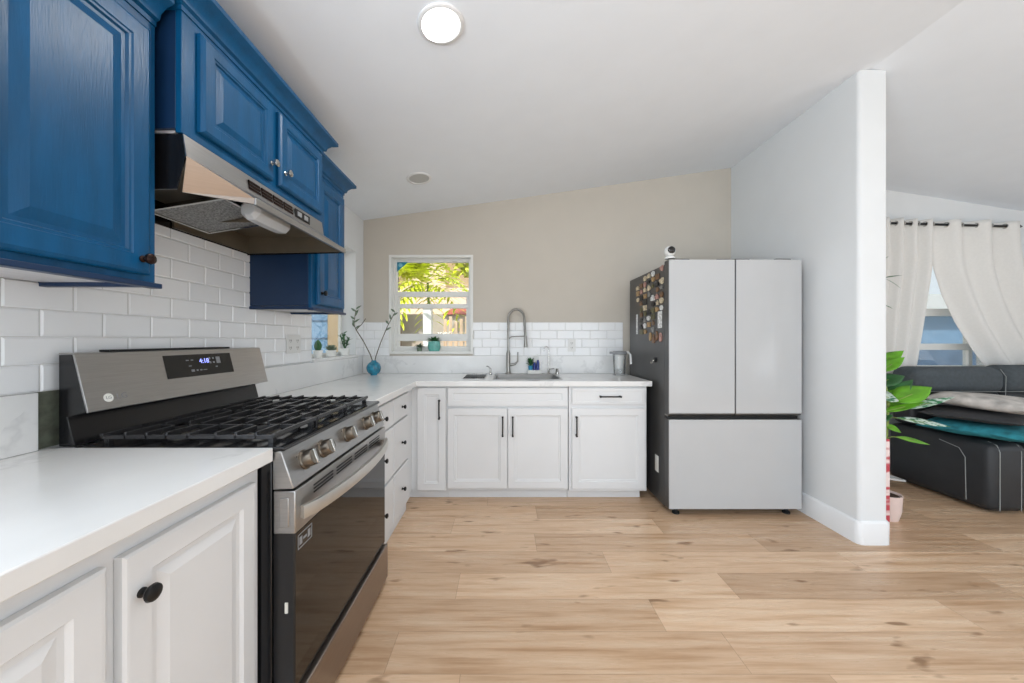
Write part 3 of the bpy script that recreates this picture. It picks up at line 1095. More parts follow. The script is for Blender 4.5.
# oven door
DV = 0.612
b = MB().box(U0 + 0.004, U1 - 0.004, DV + 0.002, 0.676, 0.198, 0.784)
dr = b.build('oven_door', 'black_enamel', rg, bevel=0.002)
b = MB(); b.box(U0 + 0.002, U1 - 0.002, DV - 0.002, 0.674, 0.660, 0.785)
ts = b.build('top_strip', 'steel', dr, bevel=0.003)
b = MB().box(U0 + 0.005, U1 - 0.005, DV - 0.001, DV + 0.003, 0.200, 0.659)
b.build('glass', 'oven_glass', dr, bevel=0.001)
b = MB()
b.box(U0 - 0.0008, U0 + 0.004, 0.628, 0.656, 0.680, 0.766)
b.build('end_cap', 'steel', dr, bevel=0.002)
for k in range(4):
    for s in range(3):
        u = U0 + 0.10 + k * 0.152
        b = MB().box(u, u + 0.125, DV - 0.0035, DV + 0.001, 0.738 + s * 0.011, 0.743 + s * 0.011)
        b.build('vent_slot', 'black_metal', dr)
b = MB()
path = []
for k in range(21):
    t_ = k / 20
    path.append((U0 + 0.022 + t_ * (U1 - U0 - 0.044), DV - 0.010 - 0.050 * math.sin(PI * t_) ** 0.6, 0.715))
b.sweep(path, [(-0.008, -0.017), (0.007, -0.020), (0.009, -0.012), (0.009, 0.012), (0.007, 0.019), (-0.008, 0.017)])
hd = b.build('handle', 'handle_steel', dr, smooth=50)
for u in (U0 + 0.024, U1 - 0.040):
    MB().box(u, u + 0.016, DV - 0.018, DV + 0.002, 0.700, 0.730).build('mount', 'steel', hd, bevel=0.002)
# printed badge at the glass corner
b = MB()
u, z = U0 + 0.016, 0.604
for a, c_, e, f_ in ((0, 0.075, 0, 0.003), (0, 0.075, 0.041, 0.044), (0, 0.003, 0, 0.044), (0.072, 0.075, 0, 0.044)):
    b.box(u + a, u + c_, DV - 0.0018, DV, z + e, z + f_)
b.box(u + 0.008, u + 0.022, DV - 0.0018, DV, z + 0.010, z + 0.034).box(u + 0.052, u + 0.066, DV - 0.0018, DV, z + 0.010, z + 0.034)
b.box(u + 0.028, u + 0.046, DV - 0.0018, DV, z + 0.018, z + 0.025)
b.build('badge', 'legend', dr)
b = MB().box(U0 + 0.0005, U0 + 0.005, 0.632, 0.640, 0.43, 0.46)
b.build('latch_mark', 'paper', dr)
b = MB().box(U0 + 0.003, U1 - 0.003, 0.596, 0.676, 0.022, 0.192)
b.build('storage_drawer', 'steel_dark', rg, bevel=0.004)
# backguard
b = MB()
bp = [(V - 0.034, 0.916), (V - 0.034, 1.182), (1.256, 1.182), (1.2155, 1.014), (1.272, 1.000), (1.250, 0.916)]
b.prism(bp, 'x', U0, U1)
bgd = b.build('backguard', 'black_enamel', rg, bevel=0.002)
b = MB()
b.prism([(1.2505, 1.186), (1.209, 1.014), (1.214, 1.012), (1.2555, 1.1835), (1.295, 1.1835), (1.295, 1.1875)], 'x', U0 - 0.001, U1 + 0.001)
fp = b.build('face_plate', 'steel', rg, bevel=0.001)
b = MB(); b.prism([(1.294, 1.186), (1.262, 1.186), (1.262, 1.194), (1.294, 1.194)], 'x', U0 + 0.10, U1 - 0.18)
b.build('top_vent', 'black_metal', rg)
tl = math.atan2(1.2505 - 1.209, 0.170)     # lean of the face


def on_face(u, s, h=0.001):
    """point on the face plate: s = 0 bottom .. 1 top, h out of the face"""
    return Vector((u, 1.209 + (1.2505 - 1.209) * s, 1.014 + 0.170 * s)) + Vector((0, -math.cos(tl), math.sin(tl))) * h


def face_quad(u0, u1, s0, s1, h0, h1):
    return MB().loft([[tuple(on_face(u, s, h)) for u, s in ((u0, s0), (u1, s0), (u1, s1), (u0, s1))] for h in (h0, h1)])


dp = face_quad(1.272, 1.582, 0.40, 0.90, -0.001, 0.0015).build('display', 'display', fp)
text_part('4:18', 0.027, 'clock_digits', 'display_blue', dp, on_face(1.440, 0.735, 0.002), 0.0003, -tl)
b = MB()
for (u, s, w_, h_) in ((1.365, 0.77, 0.012, 0.02), (1.385, 0.77, 0.010, 0.02), (1.372, 0.64, 0.012, 0.02), (1.380, 0.53, 0.014, 0.05), (1.400, 0.53, 0.008, 0.03),
                       (1.417, 0.53, 0.010, 0.03), (1.436, 0.53, 0.017, 0.015), (1.468, 0.79, 0.008, 0.05), (1.486, 0.79, 0.008, 0.04), (1.468, 0.69, 0.009, 0.05),
                       (1.486, 0.69, 0.009, 0.04), (1.510, 0.74, 0.020, 0.16), (1.495, 0.58, 0.010, 0.02)):
    pts = [[tuple(on_face(x, y, h)) for x, y in ((u - w_ / 2, s - h_ / 2), (u + w_ / 2, s - h_ / 2), (u + w_ / 2, s + h_ / 2), (u - w_ / 2, s + h_ / 2))] for h in (0.0012, 0.0022)]
    b = MB()
    b.loft(pts)
    b.build('touch_key', 'legend', dp)
# round emblem with the two letters beside it
b = MB()
n = 22
rgp = []
for r_, h in ((0.0001, 0.0), (0.013, 0.0), (0.013, 0.0015), (0.0001, 0.0015)):
    rgp.append([tuple(on_face(1.074 + r_ * math.cos(2 * PI * k / n), 0.20 + r_ * math.sin(2 * PI * k / n) / 0.175, h)) for k in range(n)])
b.loft(rgp)
em = b.build('emblem', 'paper', fp)
text_part('LG', 0.013, 'emblem_mark', 'legend', em, on_face(1.074, 0.20, 0.002), 0.0003, -tl)
text_part('LG', 0.026, 'brand_letters', 'legend', fp, on_face(1.112, 0.20, 0.001), 0.0004, -tl)

# grates and burners
for gi, (ga, gb) in enumerate(((U0 + 0.028, U0 + 0.262), (U0 + 0.267, U1 - 0.267), (U1 - 0.262, U1 - 0.028))):
    b = MB()
    va, vb = 0.692, 1.205
    zb, zt_ = 0.9325, 0.9455
    w_ = 0.0052
    for v in (va, vb):
        b.box(ga, gb, v - w_, v + w_, zb, zt_)
    for u in (ga + w_, gb - w_):
        b.box(u - w_, u + w_, va, vb, zb - 0.004, zt_ - 0.004)
    b.box(ga, gb, (va + vb) / 2 - w_, (va + vb) / 2 + w_, zb - 0.002, zt_)
    um = (ga + gb) / 2
    for v in (0.745, 0.805, 0.865, 1.012, 1.072, 1.135):
        mid = v in (0.805, 1.072)
        for s in (-1, 1):
            g0 = 0.028 if mid else 0.008
            ue = ga if s < 0 else gb
            b.prism([(um + s * g0, zb + 0.004), (um + s * g0, zt_ + 0.004), (ue, zt_ + 0.004), (ue, zb - 0.004)], 'y', v - 0.004, v + 0.004)
    for v0, v1 in ((va, 0.780), (0.835, 0.94), (0.94, 1.045), (1.10, vb)):
        b.prism([(v0, zb), (v0, zt_), (v1, zt_), (v1, zb)], 'x', um - 0.005, um + 0.005)
    for u in (ga + 0.012, gb - 0.012):
        for v in (va + 0.01, vb - 0.01):
            b.box(u - 0.008, u + 0.008, v - 0.008, v + 0.008, 0.914, zb)
    b.build('grate', 'iron', rg, bevel=0.0015)
for u, v, r_ in ((1.16, 0.805, 0.042), (1.16, 1.072, 0.034), (1.64, 0.805, 0.038), (1.64, 1.072, 0.042), (1.40, 0.94, 0.05)):
    b = MB()
    b.lathe([(0.001, 0), (r_ + 0.014, 0), (r_ + 0.012, 0.006), (r_, 0.008), (r_, 0.014), (0.001, 0.014)], (u, v, 0.9145), 26)
    bb = b.build('burner', 'nickel', rg, smooth=40)
    b = MB()
    b.lathe([(0.001, 0), (r_ - 0.003, 0), (r_ - 0.001, 0.004), (r_ - 0.008, 0.008), (0.001, 0.009)], (u, v, 0.9285), 26)
    b.build('burner_cap', 'black_metal', bb, smooth=40)

# ------------------------------------------------------------------ refrigerator
FX0, FX1, FF = 1.139, 2.062, 2.43
fr = thing('refrigerator', 'white glass front french door refrigerator with charcoal sides', 'refrigerator', (1.6, 2.8, 0))
b = MB().box(FX0 + 0.002, FX1 - 0.002, FF + 0.075, 3.20, 0.035, 1.765)
b.build('body', 'fridge_body', fr, bevel=0.004)
for x0, x1 in ((FX0, 1.5975), (1.6045, FX1)):
    b = MB().box(x0, x1, FF + 0.008, FF + 0.072, 0.700, 1.785)
    d = b.build('door', 'fridge_body', fr, bevel=0.003)
    MB().box(x0 + 0.0015, x1 - 0.0015, FF, FF + 0.009, 0.714, 1.784).build('glass_front', 'fridge_glass', d, bevel=0.002)
    b = MB()
    b.prism([(FF + 0.001, 0.712), (FF + 0.030, 0.690), (FF + 0.072, 0.690), (FF + 0.072, 0.700), (FF + 0.008, 0.7135)], 'x', x0 + 0.002, x1 - 0.002)
    b.build('pull_edge', 'nickel', d)
b = MB().box(FX0, FX1, FF + 0.008, FF + 0.072, 0.048, 0.672)
d = b.build('freezer_drawer', 'fridge_body', fr, bevel=0.003)
MB().box(FX0 + 0.0015, FX1 - 0.0015, FF, FF + 0.009, 0.050, 0.671).build('glass_front', 'fridge_glass', d, bevel=0.002)
b = MB().box(FX0 + 0.004, FX1 - 0.004, FF + 0.035, FF + 0.080, 0.655, 0.72)
b.build('gap_seal', 'rubber', fr)
for x in (FX0 + 0.05, FX1 - 0.16):
    MB().box(x, x + 0.11, FF + 0.03, FF + 0.15, 1.7855, 1.797).build('hinge_cover', 'fridge_body', fr, bevel=0.004)
MB().box(1.49, 1.72, FF + 0.03, FF + 0.12, 1.7855, 1.795).build('hinge_cover', 'fridge_body', fr, bevel=0.003)
for x in (FX0 + 0.05, FX1 - 0.09):
    for y in (FF + 0.05, 3.10):
        b = MB(); b.lathe([(0.001, 0), (0.024, 0), (0.024, 0.012), (0.014, 0.014), (0.014, 0.05), (0.001, 0.05)], (x + 0.02, y, 0.0), 16)
        b.build('foot', 'rubber', fr)
MB().box(FX0 - 0.0005, FX0 + 0.003, 2.60, 2.655, 0.24, 0.36).build('rating_label', 'paper', fr)

# magnets on the fridge side
mag_cols = {'cream': (206, 190, 160), 'brown': (118, 86, 58), 'black': (30, 28, 28), 'white': (222, 222, 216), 'tan': (168, 136, 92), 'pink': (176, 132, 122), 'grey': (128, 128, 126), 'olive': (96, 92, 60)}
for k, v in mag_cols.items():
    M['mag_' + k] = mat('magnet_' + k, v, 0.45, var=0.45, nscale=70)


def magnet(y, z, w, h, shape, colr, label, group=None, name='fridge_magnet', cat='magnet', t=0.007):
    pts = []
    if shape == 'rect':
        pts = [(-w, -h), (w, -h), (w, h), (-w, h)]
    elif shape == 'round':
        pts = [(w * math.cos(a), h * math.sin(a)) for a in [2 * PI * k / 16 for k in range(16)]]
    elif shape == 'star':
        pts = [(w * (1 if k % 2 == 0 else 0.5) * math.sin(2 * PI * k / 10), h * (1 if k % 2 == 0 else 0.5) * math.cos(2 * PI * k / 10)) for k in range(10)]
    elif shape == 'bottle':
        pts = [(-w, -h), (w, -h), (w, h * 0.2), (w * 0.4, h * 0.5), (w * 0.4, h), (-w * 0.4, h), (-w * 0.4, h * 0.5), (-w, h * 0.2)]
    elif shape == 'house':
        pts = [(-w, -h), (w, -h), (w, h * 0.3), (0, h), (-w, h * 0.3)]
    else:
        for k in range(14):
            a = 2 * PI * k / 14
            r_ = 1 + 0.25 * math.sin(3 * a + y * 40) * 0.8
            pts.append((w * r_ * math.cos(a), h * r_ * math.sin(a)))
    x = FX0 + 0.0015
    b = MB()
    b.prism([(p[0] + y, p[1] + z) for p in pts], 'x', x - t, x)
    return solo(b, name, 'mag_' + colr, label, cat, (x, y, z), 0, group, bevel=0.001)


cols = ['cream', 'brown', 'black', 'white', 'tan', 'brown', 'grey', 'tan', 'olive', 'pink', 'cream', 'black']
shapes = ['rect', 'round', 'blob', 'bottle', 'house', 'blob', 'star', 'rect', 'round', 'blob']
GM = 'souvenir magnets on the refrigerator side'
LM = 'small assorted souvenir magnet in the dense cluster on the refrigerator side'
for r in range(10):
    for c_ in range(7):
        y = 2.540 + c_ * 0.076 + random.uniform(-0.006, 0.006)
        z = 1.750 - r * 0.048 + random.uniform(-0.004, 0.004) - c_ * 0.006
        if c_ == 6 and r > 3 or (c_ >= 5 and r == 0):
            continue
        if c_ <= 1 and r >= 7:
            continue
        if random.random() < 0.06:
            continue
        w_, h_ = random.uniform(0.025, 0.036), random.uniform(0.017, 0.0225)
        magnet(y, z, w_, h_, random.choice(shapes), random.choice(cols), LM, GM)
magnet(3.02, 1.36, 0.016, 0.085, 'rect', 'white', 'tall narrow white paper slip on the refrigerator side, left of the magnets', None, 'paper_note', 'note', 0.003)
magnet(2.575, 1.375, 0.034, 0.062, 'rect', 'white', 'white paper note among the lowest magnets nearest the fridge door', None, 'paper_note', 'note', 0.003)
for i, (y, z, cc, sh) in enumerate(((2.56, 1.245, 'pink', 'round'), (2.62, 1.255, 'brown', 'blob'), (2.68, 1.235, 'brown', 'bottle'), (2.74, 1.25, 'tan', 'round'))):
    magnet(y, z, 0.022, 0.034, sh, cc, 'brownish magnet in the short lower row hanging under the main cluster', 'lower row of brown magnets')
hk = thing('magnetic_hook', 'single black magnetic hook low on the refrigerator side', 'hook', (FX0, 2.645, 1.06))
b = MB(); b.lathe([(0.001, 0), (0.019, 0), (0.019, -0.010), (0.001, -0.010)], (FX0 + 0.001, 2.645, 1.075), 20, 'x'); b.build('disc', 'rubber', hk)
b = MB(); b.tube([(FX0 - 0.008, 2.645, 1.075), (FX0 - 0.022, 2.645, 1.070), (FX0 - 0.024, 2.645, 1.050), (FX0 - 0.034, 2.645, 1.048), (FX0 - 0.038, 2.645, 1.062)], 0.003, 8); b.build('peg', 'chrome', hk, smooth=60)

# little indoor camera on the fridge
cm = thing('security_camera', 'small round white indoor camera standing on top of the refrigerator', 'camera', (1.165, 2.535, 1.766))
CX, CY, CZ = 1.165, 2.475, 1.7985
cm.location = (CX, CY, CZ); ORG[cm.name] = Vector((CX, CY, CZ))
b = MB(); b.lathe([(0.001, 0), (0.034, 0), (0.034, 0.008), (0.026, 0.016), (0.001, 0.016)], (CX, CY, CZ), 24); b.build('base', 'white_plastic', cm, smooth=50)
b = MB(); b.lathe([(0.038 * math.sin(PI * k / 14), 0.052 - 0.038 * math.cos(PI * k / 14)) for k in range(15)], (CX, CY, CZ), 24); hd_ = b.build('head', 'white_plastic', cm, smooth=80)
b = MB(); b.lathe([(0.027 * math.cos(PI / 2 * k / 6), 0.026 + 0.014 * math.sin(PI / 2 * k / 6)) for k in range(7)], (CX, CY, CZ + 0.056), 20, 'y'); b.build('lens', 'oven_glass', hd_, smooth=80)

# ------------------------------------------------------------------ sink, faucets, things on the worktop
sk = thing('kitchen_sink', 'stainless steel sink bowl set in the back worktop', 'sink', (0.18, 2.97, 0.70))
b = MB()
x0, x1, y0, y1 = SKX0 + 0.002, SKX1 - 0.002, SKY0 + 0.002, SKY1 - 0.002
t_ = 0.012
Rg = []
for ins, z in ((-0.012, 0.9145), (-0.012, 0.9165), (0.010, 0.9165), (0.014, 0.905), (0.024, 0.73), (0.05, 0.715)):
    Rg.append([(x0 + ins, y0 + ins, z), (x1 - ins, y0 + ins, z), (x1 - ins, y1 - ins, z), (x0 + ins, y1 - ins, z)])
for ins, z in ((0.045, 0.705), (0.012, 0.72), (0.002, 0.905), (0.002, 0.9145)):
    Rg.append([(x0 + ins, y0 + ins, z), (x1 - ins, y0 + ins, z), (x1 - ins, y1 - ins, z), (x0 + ins, y1 - ins, z)])
R_ = [[b.v(*p) for p in r] for r in Rg]
for a, c_ in zip(R_, R_[1:]):
    for i in range(4):
        b.f([a[i], a[(i + 1) % 4], c_[(i + 1) % 4], c_[i]])
for i in range(4):
    b.f([R_[-1][i], R_[-1][(i + 1) % 4], R_[0][(i + 1) % 4], R_[0][i]])
b.f(R_[5]); b.f(R_[6][::-1])
b.build('basin', 'sink_steel', sk, smooth=30)
b = MB(); b.lathe([(0.001, 0), (0.045, 0), (0.045, 0.004), (0.03, 0.002), (0.001, 0.002)], (0.18, 2.97, 0.715), 20); b.build('drain', 'chrome', sk, smooth=50)

tr = thing('dish_tray', 'low dark rectangular drying tray with steel rim left of the sink', 'tray', (-0.25, 2.94, CT1))
b = MB()
b.box(-0.338, -0.165, 2.80, 3.09, CT1 + 0.0005, CT1 + 0.006)
for k in range(9):
    b.box(-0.328 + k * 0.019, -0.322 + k * 0.019, 2.81, 3.08, CT1 + 0.006, CT1 + 0.012)
b.build('ribbed_mat', 'black_metal', tr, bevel=0.001)
b = MB()
ring_ = [(-0.342, 2.794), (-0.161, 2.794), (-0.161, 3.096), (-0.342, 3.096)]
for a in ((-0.345, -0.158, 2.790, 2.7995), (-0.345, -0.158, 3.0905, 3.100), (-0.345, -0.3385, 2.7995, 3.0905), (-0.1645, -0.158, 2.7995, 3.0905)):
    b.box(*a, CT1 + 0.0005, CT1 + 0.004)
b.build('rim', 'steel', tr, bevel=0.001)

fc = thing('kitchen_faucet', 'tall brushed nickel spring spout faucet behind the sink', 'faucet', (0.03, 3.215, CT1))
fx, fy = 0.030, 3.215
b = MB()
b.lathe([(0.001, 0.0005), (0.028, 0.0005), (0.028, 0.006), (0.022, 0.012), (0.019, 0.03), (0.019, 0.19), (0.015, 0.20), (0.0135, 0.215), (0.001, 0.215)], (fx, fy, CT1), 24)
b.build('base', 'nickel', fc, smooth=40)
arc = [(fx, fy, CT1 + 0.20), (fx, fy, 1.30), (fx, fy, 1.40)]
for k in range(13):
    a = PI - k * PI / 12
    arc.append((fx + 0.073 + 0.073 * math.cos(a), fy - 0.03 * (k / 12), 1.42 + 0.085 * math.sin(a)))
arc += [(fx + 0.150, fy - 0.035, 1.34), (fx + 0.156, fy - 0.038, 1.26)]
b = MB(); b.tube(arc, 0.0095, 12); sp = b.build('spout', 'nickel', fc, smooth=60)
b = MB()
pts = [Vector(p) for p in arc[1:]]
L = [0]
for p, q in zip(pts, pts[1:]): L.append(L[-1] + (q - p).length)
N = 520
turns = 46
hp = []
for i in range(N + 1):
    s = L[-1] * i / N
    j = max(k for k in range(len(L)) if L[k] <= s + 1e-9)
    j = min(j, len(pts) - 2)
    f_ = (s - L[j]) / (L[j + 1] - L[j])
    p = pts[j].lerp(pts[j + 1], f_)
    d = (pts[j + 1] - pts[j]).normalized()
    s1 = Vector((0, 1, 0))
    s2 = d.cross(s1).normalized()
    a = 2 * PI * turns * i / N
    hp.append(tuple(p + 0.0125 * (s1 * math.cos(a) + s2 * math.sin(a))))
b.tube(hp, 0.0019, 5)
b.build('spring', 'nickel', sp, smooth=60)
b = MB(); b.lathe([(0.001, -0.085), (0.017, -0.085), (0.0175, -0.07), (0.0135, -0.02), (0.012, 0.02), (0.001, 0.02)], (fx + 0.158, fy - 0.038, 1.242), 20); b.build('spray_head', 'nickel', sp, smooth=40)
b = MB(); b.tube([(fx, fy, 1.235), (fx + 0.03, fy - 0.005, 1.255), (fx + 0.13, fy - 0.032, 1.258), (fx + 0.150, fy - 0.036, 1.262)], 0.0055, 10); b.build('support_arm', 'nickel', fc, smooth=60)
b = MB(); b.tube([(fx + 0.015, fy, 0.995), (fx + 0.062, fy - 0.01, 1.005), (fx + 0.085, fy - 0.012, 1.03), (fx + 0.088, fy - 0.012, 1.115)], 0.0085, 10, [1.6, 1.3, 0.9, 0.7]); b.build('lever', 'nickel', fc, smooth=60)

f2 = thing('filter_tap', 'slim chrome drinking water tap right of the kitchen faucet', 'tap', (0.40, 3.215, CT1))
b = MB(); b.lathe([(0.001, 0.0005), (0.018, 0.0005), (0.018, 0.006), (0.010, 0.012), (0.010, 0.05), (0.001, 0.05)], (0.40, 3.215, CT1), 18); b.build('base', 'chrome', f2, smooth=40)
b = MB()
a2 = [(0.40, 3.215, 0.96), (0.40, 3.215, 1.13)] + [(0.40 - 0.022 + 0.022 * math.cos(k * PI / 8), 3.215, 1.135 + 0.03 * math.sin(k * PI / 8)) for k in range(9)] + [(0.356, 3.215, 1.12)]
b.tube(a2, 0.005, 8); b.build('spout', 'chrome', f2, smooth=60)
b = MB(); b.tube([(0.40, 3.215, 0.955), (0.43, 3.20, 0.962), (0.45, 3.19, 0.965)], 0.004, 8); b.build('lever', 'chrome', f2, smooth=60)
b = MB(); b.lathe([(0.001, 0), (0.016, 0), (0.016, 0.006), (0.012, 0.045), (0.014, 0.05), (0.001, 0.052)], (0.475, 3.19, CT1 + 0.0005), 18)
solo(b, 'air_gap_cap', 'chrome', 'short chrome cylinder cap behind the right end of the sink', 'sink fitting', (0.475, 3.19, CT1), smooth=40)
b = MB(); b.lathe([(0.001, 0), (0.014, 0), (0.014, 0.004), (0.008, 0.01), (0.008, 0.05), (0.004, 0.06), (0.001, 0.06)], (-0.13, 3.12, CT1 + 0.0005), 16)
b.tube([(-0.13, 3.12, CT1 + 0.055), (-0.145, 3.10, CT1 + 0.075), (-0.165, 3.08, CT1 + 0.082)], 0.004, 8)
solo(b, 'soap_dispenser', 'chrome', 'small chrome soap pump between the dark tray and the sink', 'soap pump', (-0.13, 3.12, CT1), smooth=50)

# caddy with small plant and bottles behind the sink
cd = MB()
cd.prism([(0.21, 3.215), (0.335, 3.215), (0.335, 3.262), (0.21, 3.262)], 'z', CT1 + 0.0005, CT1 + 0.008)
for a in ((0.21, 0.335, 3.211, 3.215), (0.21, 0.335, 3.260, 3.264), (0.208, 0.212, 3.213, 3.262), (0.333, 0.337, 3.213, 3.262)):
    cd.box(*a, CT1 + 0.0005, CT1 + 0.035)
solo(cd, 'sponge_caddy', 'white_ceramic', 'small white caddy tray against the splash behind the sink', 'caddy', (0.27, 3.238, CT1), bevel=0.002)


def leaf_mb(b, base, d, up, L, W, curl=0.25, fold=0.15, seg=7):
    """one leaf: base point, direction d, blade normal up"""
    base, d, up = Vector(base), Vector(d).normalized(), Vector(up).normalized()
    s = d.cross(up).normalized()
    up = s.cross(d).normalized()
    rows = []
    for i in range(seg + 1):
        t = i / seg
        w = W * math.sin(PI * min(0.995, max(0.02, t)) ** 0.8) * 0.5
        c = base + d * (L * t) - up * (curl * L * t * t)
        rows.append([b.v(*(c + s * k * w + up * (abs(k) * fold * w))) for k in (-1, -0.5, 0, 0.5, 1)])
    for a, c in zip(rows, rows[1:]):
        for i in range(4):
            b.f([a[i], a[i + 1], c[i + 1], c[i]])


p = thing('potted_plant', 'tiny green potted plant in a light blue cup inside the white caddy', 'plant', (0.236, 3.238, CT1 + 0.0085))
p.scale = (1.15, 1.0, 1.45)
b = MB(); b.lathe([(0.001, 0), (0.014, 0), (0.019, 0.045), (0.015, 0.045), (0.012, 0.01), (0.001, 0.01)], (0.236, 3.238, CT1 + 0.0085), 16); b.build('cup', 'cyan', p, smooth=40)
b = MB()
for k in range(22):
    a = k * 2.4
    leaf_mb(b, (0.236, 3.238, CT1 + 0.05 + 0.001 * k), (math.cos(a), 0.6 * math.sin(a), 0.5 + 0.06 * k), (0, 0, 1), 0.045, 0.022)
b.build('leaves', 'leaf_dark', p, solid=0.0006)
for x, m, hh, lab, rr_ in ((0.272, 'cobalt', 0.070, 'short dark blue bottle in the middle of the white caddy', 0.013), (0.304, 'cobalt', 0.085, 'dark blue bottle with white pump at the right end of the caddy', 0.015)):
    p = thing('soap_bottle', lab, 'bottle', (x, 3.238, CT1 + 0.0085))
    p.scale = (1.0, 1.0, 1.4)
    b = MB(); b.lathe([(0.001, 0), (rr_, 0), (rr_, hh * 0.75), (rr_ * 0.5, hh), (0.001, hh)], (x, 3.238, CT1 + 0.0085), 16); b.build('body', m, p, smooth=40)
    b = MB(); b.lathe([(0.001, hh), (0.006, hh), (0.006, hh + 0.02), (0.001, hh + 0.02)], (x, 3.238, CT1 + 0.0085), 12); b.tube([(x, 3.238, CT1 + hh + 0.03), (x, 3.238, CT1 + hh + 0.045), (x - 0.015, 3.225, CT1 + hh + 0.045)], 0.003, 6)
    b.build('cap', 'white_plastic', p, smooth=40)

# water filter jug
jx, jy, jz = 1.005, 3.07, CT1 + 0.0005
jg = thing('water_pitcher', 'clear plastic water pitcher with grey lid beside the refrigerator', 'pitcher', (jx, jy, jz))
b = MB(); b.lathe([(0.001, 0), (0.048, 0), (0.050, 0.01), (0.060, 0.19), (0.057, 0.19), (0.047, 0.012), (0.001, 0.008)], (jx, jy, jz), 28, sx=1.0, sy=0.85); b.build('body', 'clear', jg, smooth=40)
b = MB(); b.lathe([(0.001, 0.185), (0.062, 0.185), (0.063, 0.20), (0.055, 0.212), (0.001, 0.216)], (jx, jy, jz), 28, sx=1.0, sy=0.88)
b.prism([(jx - 0.085, jy - 0.015), (jx - 0.05, jy - 0.03), (jx - 0.05, jy + 0.03), (jx - 0.085, jy + 0.015)], 'z', jz + 0.19, jz + 0.208)
b.build('lid', 'legend', jg, smooth=40, bevel=0.002)
b = MB(); b.tube([(jx + 0.045, jy, jz + 0.205), (jx + 0.075, jy, jz + 0.205), (jx + 0.092, jy - 0.01, jz + 0.18), (jx + 0.095, jy - 0.015, jz + 0.10)], 0.010, 10); b.build('handle', 'white_plastic', jg, smooth=60)
b = MB(); b.lathe([(0.001, 0.06), (0.035, 0.06), (0.042, 0.18), (0.001, 0.18)], (jx, jy, jz), 20, sy=0.8); b.build('filter_chamber', 'white_plastic', jg, smooth=40)

# outlets
def outlet(label, org, rot, w=0.072, h=0.115, gangs=1):
    x, y, z = org
    o = thing('wall_outlet', label, 'outlet', org, rot)
    W_ = w * gangs
    MB().box(x - W_ / 2, x + W_ / 2, y - 0.006, y, z - h / 2, z + h / 2).build('plate', 'white_plastic', o, bevel=0.002)
    for gk in range(gangs):
        cx = x - W_ / 2 + w * (gk + 0.5)
        for dz in (-0.022, 0.022):
            b = MB()
            for dx in (-0.007, 0.007):
                b.box(cx + dx - 0.0018, cx + dx + 0.0018, y - 0.0072, y - 0.005, z + dz - 0.006, z + dz + 0.006)
            b.box(cx - 0.002, cx + 0.002, y - 0.0072, y - 0.005, z + dz - 0.014, z + dz - 0.010)
            b.build('socket', 'outlet_hole', o)


outlet('white double outlet plate on the tiled left wall before the side window', (2.185, V - 0.0075, 1.20), R90, gangs=2)
outlet('white outlet plate on the tiled back wall right of the sink', (0.625, YB - 0.0075, 1.175), 0)

# teal vase with twigs
vx, vy, vz = -1.162, 3.10, CT1 + 0.0005
vs_ = thing('bud_vase', 'round swirled teal glass vase with two tall twigs in the worktop corner', 'vase', (vx, vy, vz))
b = MB()
prof = [(0.001, 0), (0.03, 0.0)]
for k in range(2, 13):
    a = PI * k / 14
    prof.append((0.063 * math.sin(a), 0.062 - 0.062 * math.cos(a)))
prof += [(0.022, 0.122), (0.022, 0.130), (0.017, 0.130), (0.015, 0.11), (0.001, 0.10)]
b.lathe(prof, (vx, vy, vz), 28); b.build('body', 'teal_glass', vs_, smooth=60)
for (pts, nl) in ((((0, 0, 0.09), (-0.03, 0, 0.18), (-0.09, -0.005, 0.30), (-0.15, -0.015, 0.40), (-0.165, -0.02, 0.44), (-0.155, -0.03, 0.52), (-0.14, -0.04, 0.58)), 9),
                  (((0, 0, 0.09), (0.02, 0, 0.17), (0.06, 0.005, 0.29), (0.115, 0.015, 0.43), (0.15, 0.02, 0.50), (0.18, 0.025, 0.56)), 5)):
    P = [Vector((vx, vy, vz)) + Vector(q) for q in pts]
    b = MB(); b.tube(P, 0.0042, 7, [1.1, 1.1, 1, 0.9, 0.8] + [0.6] * (len(P) - 5)); tw = b.build('twig', 'twig', vs_, smooth=60)
    b = MB()
    for k in range(nl):
        t = 0.55 + 0.45 * k / (nl - 1)
        i = min(int(t * (len(P) - 1)), len(P) - 2)
        q = P[i].lerp(P[i + 1], t * (len(P) - 1) - i)
        a = k * 2.3
        leaf_mb(b, q, (math.cos(a), 0.3 * math.sin(a), 0.75), (0, -1, 0.3), 0.055, 0.018)
    b.build('leaves', 'sage', tw, solid=0.0006)
    if len(P) > 6:
        b = MB(); b.tube([P[3], P[3] + Vector((0.05, 0, 0.05)), P[3] + Vector((0.085, 0, 0.10))], 0.003, 6); b.build('twiglet', 'twig', tw, smooth=60)

# small pots on the side window sill
SZ = W1[2] + 0.0045
GP = None
sx_ = -1.375


def small_pot(x, y, z, r, h, m, label):
    o = thing('potted_plant', label, 'plant', (x, y, z))
    b = MB(); b.lathe([(0.001, 0), (r * 0.8, 0), (r, h), (r * 0.86, h), (r * 0.8, h * 0.85), (0.001, h * 0.85)], (x, y, z), 20); b.build('pot', m, o, smooth=40)
    b = MB(); b.lathe([(0.001, h * 0.86), (r * 0.82, h * 0.86), (0.001, h * 0.9)], (x, y, z), 16); b.build('soil', 'soil', o)
    return o


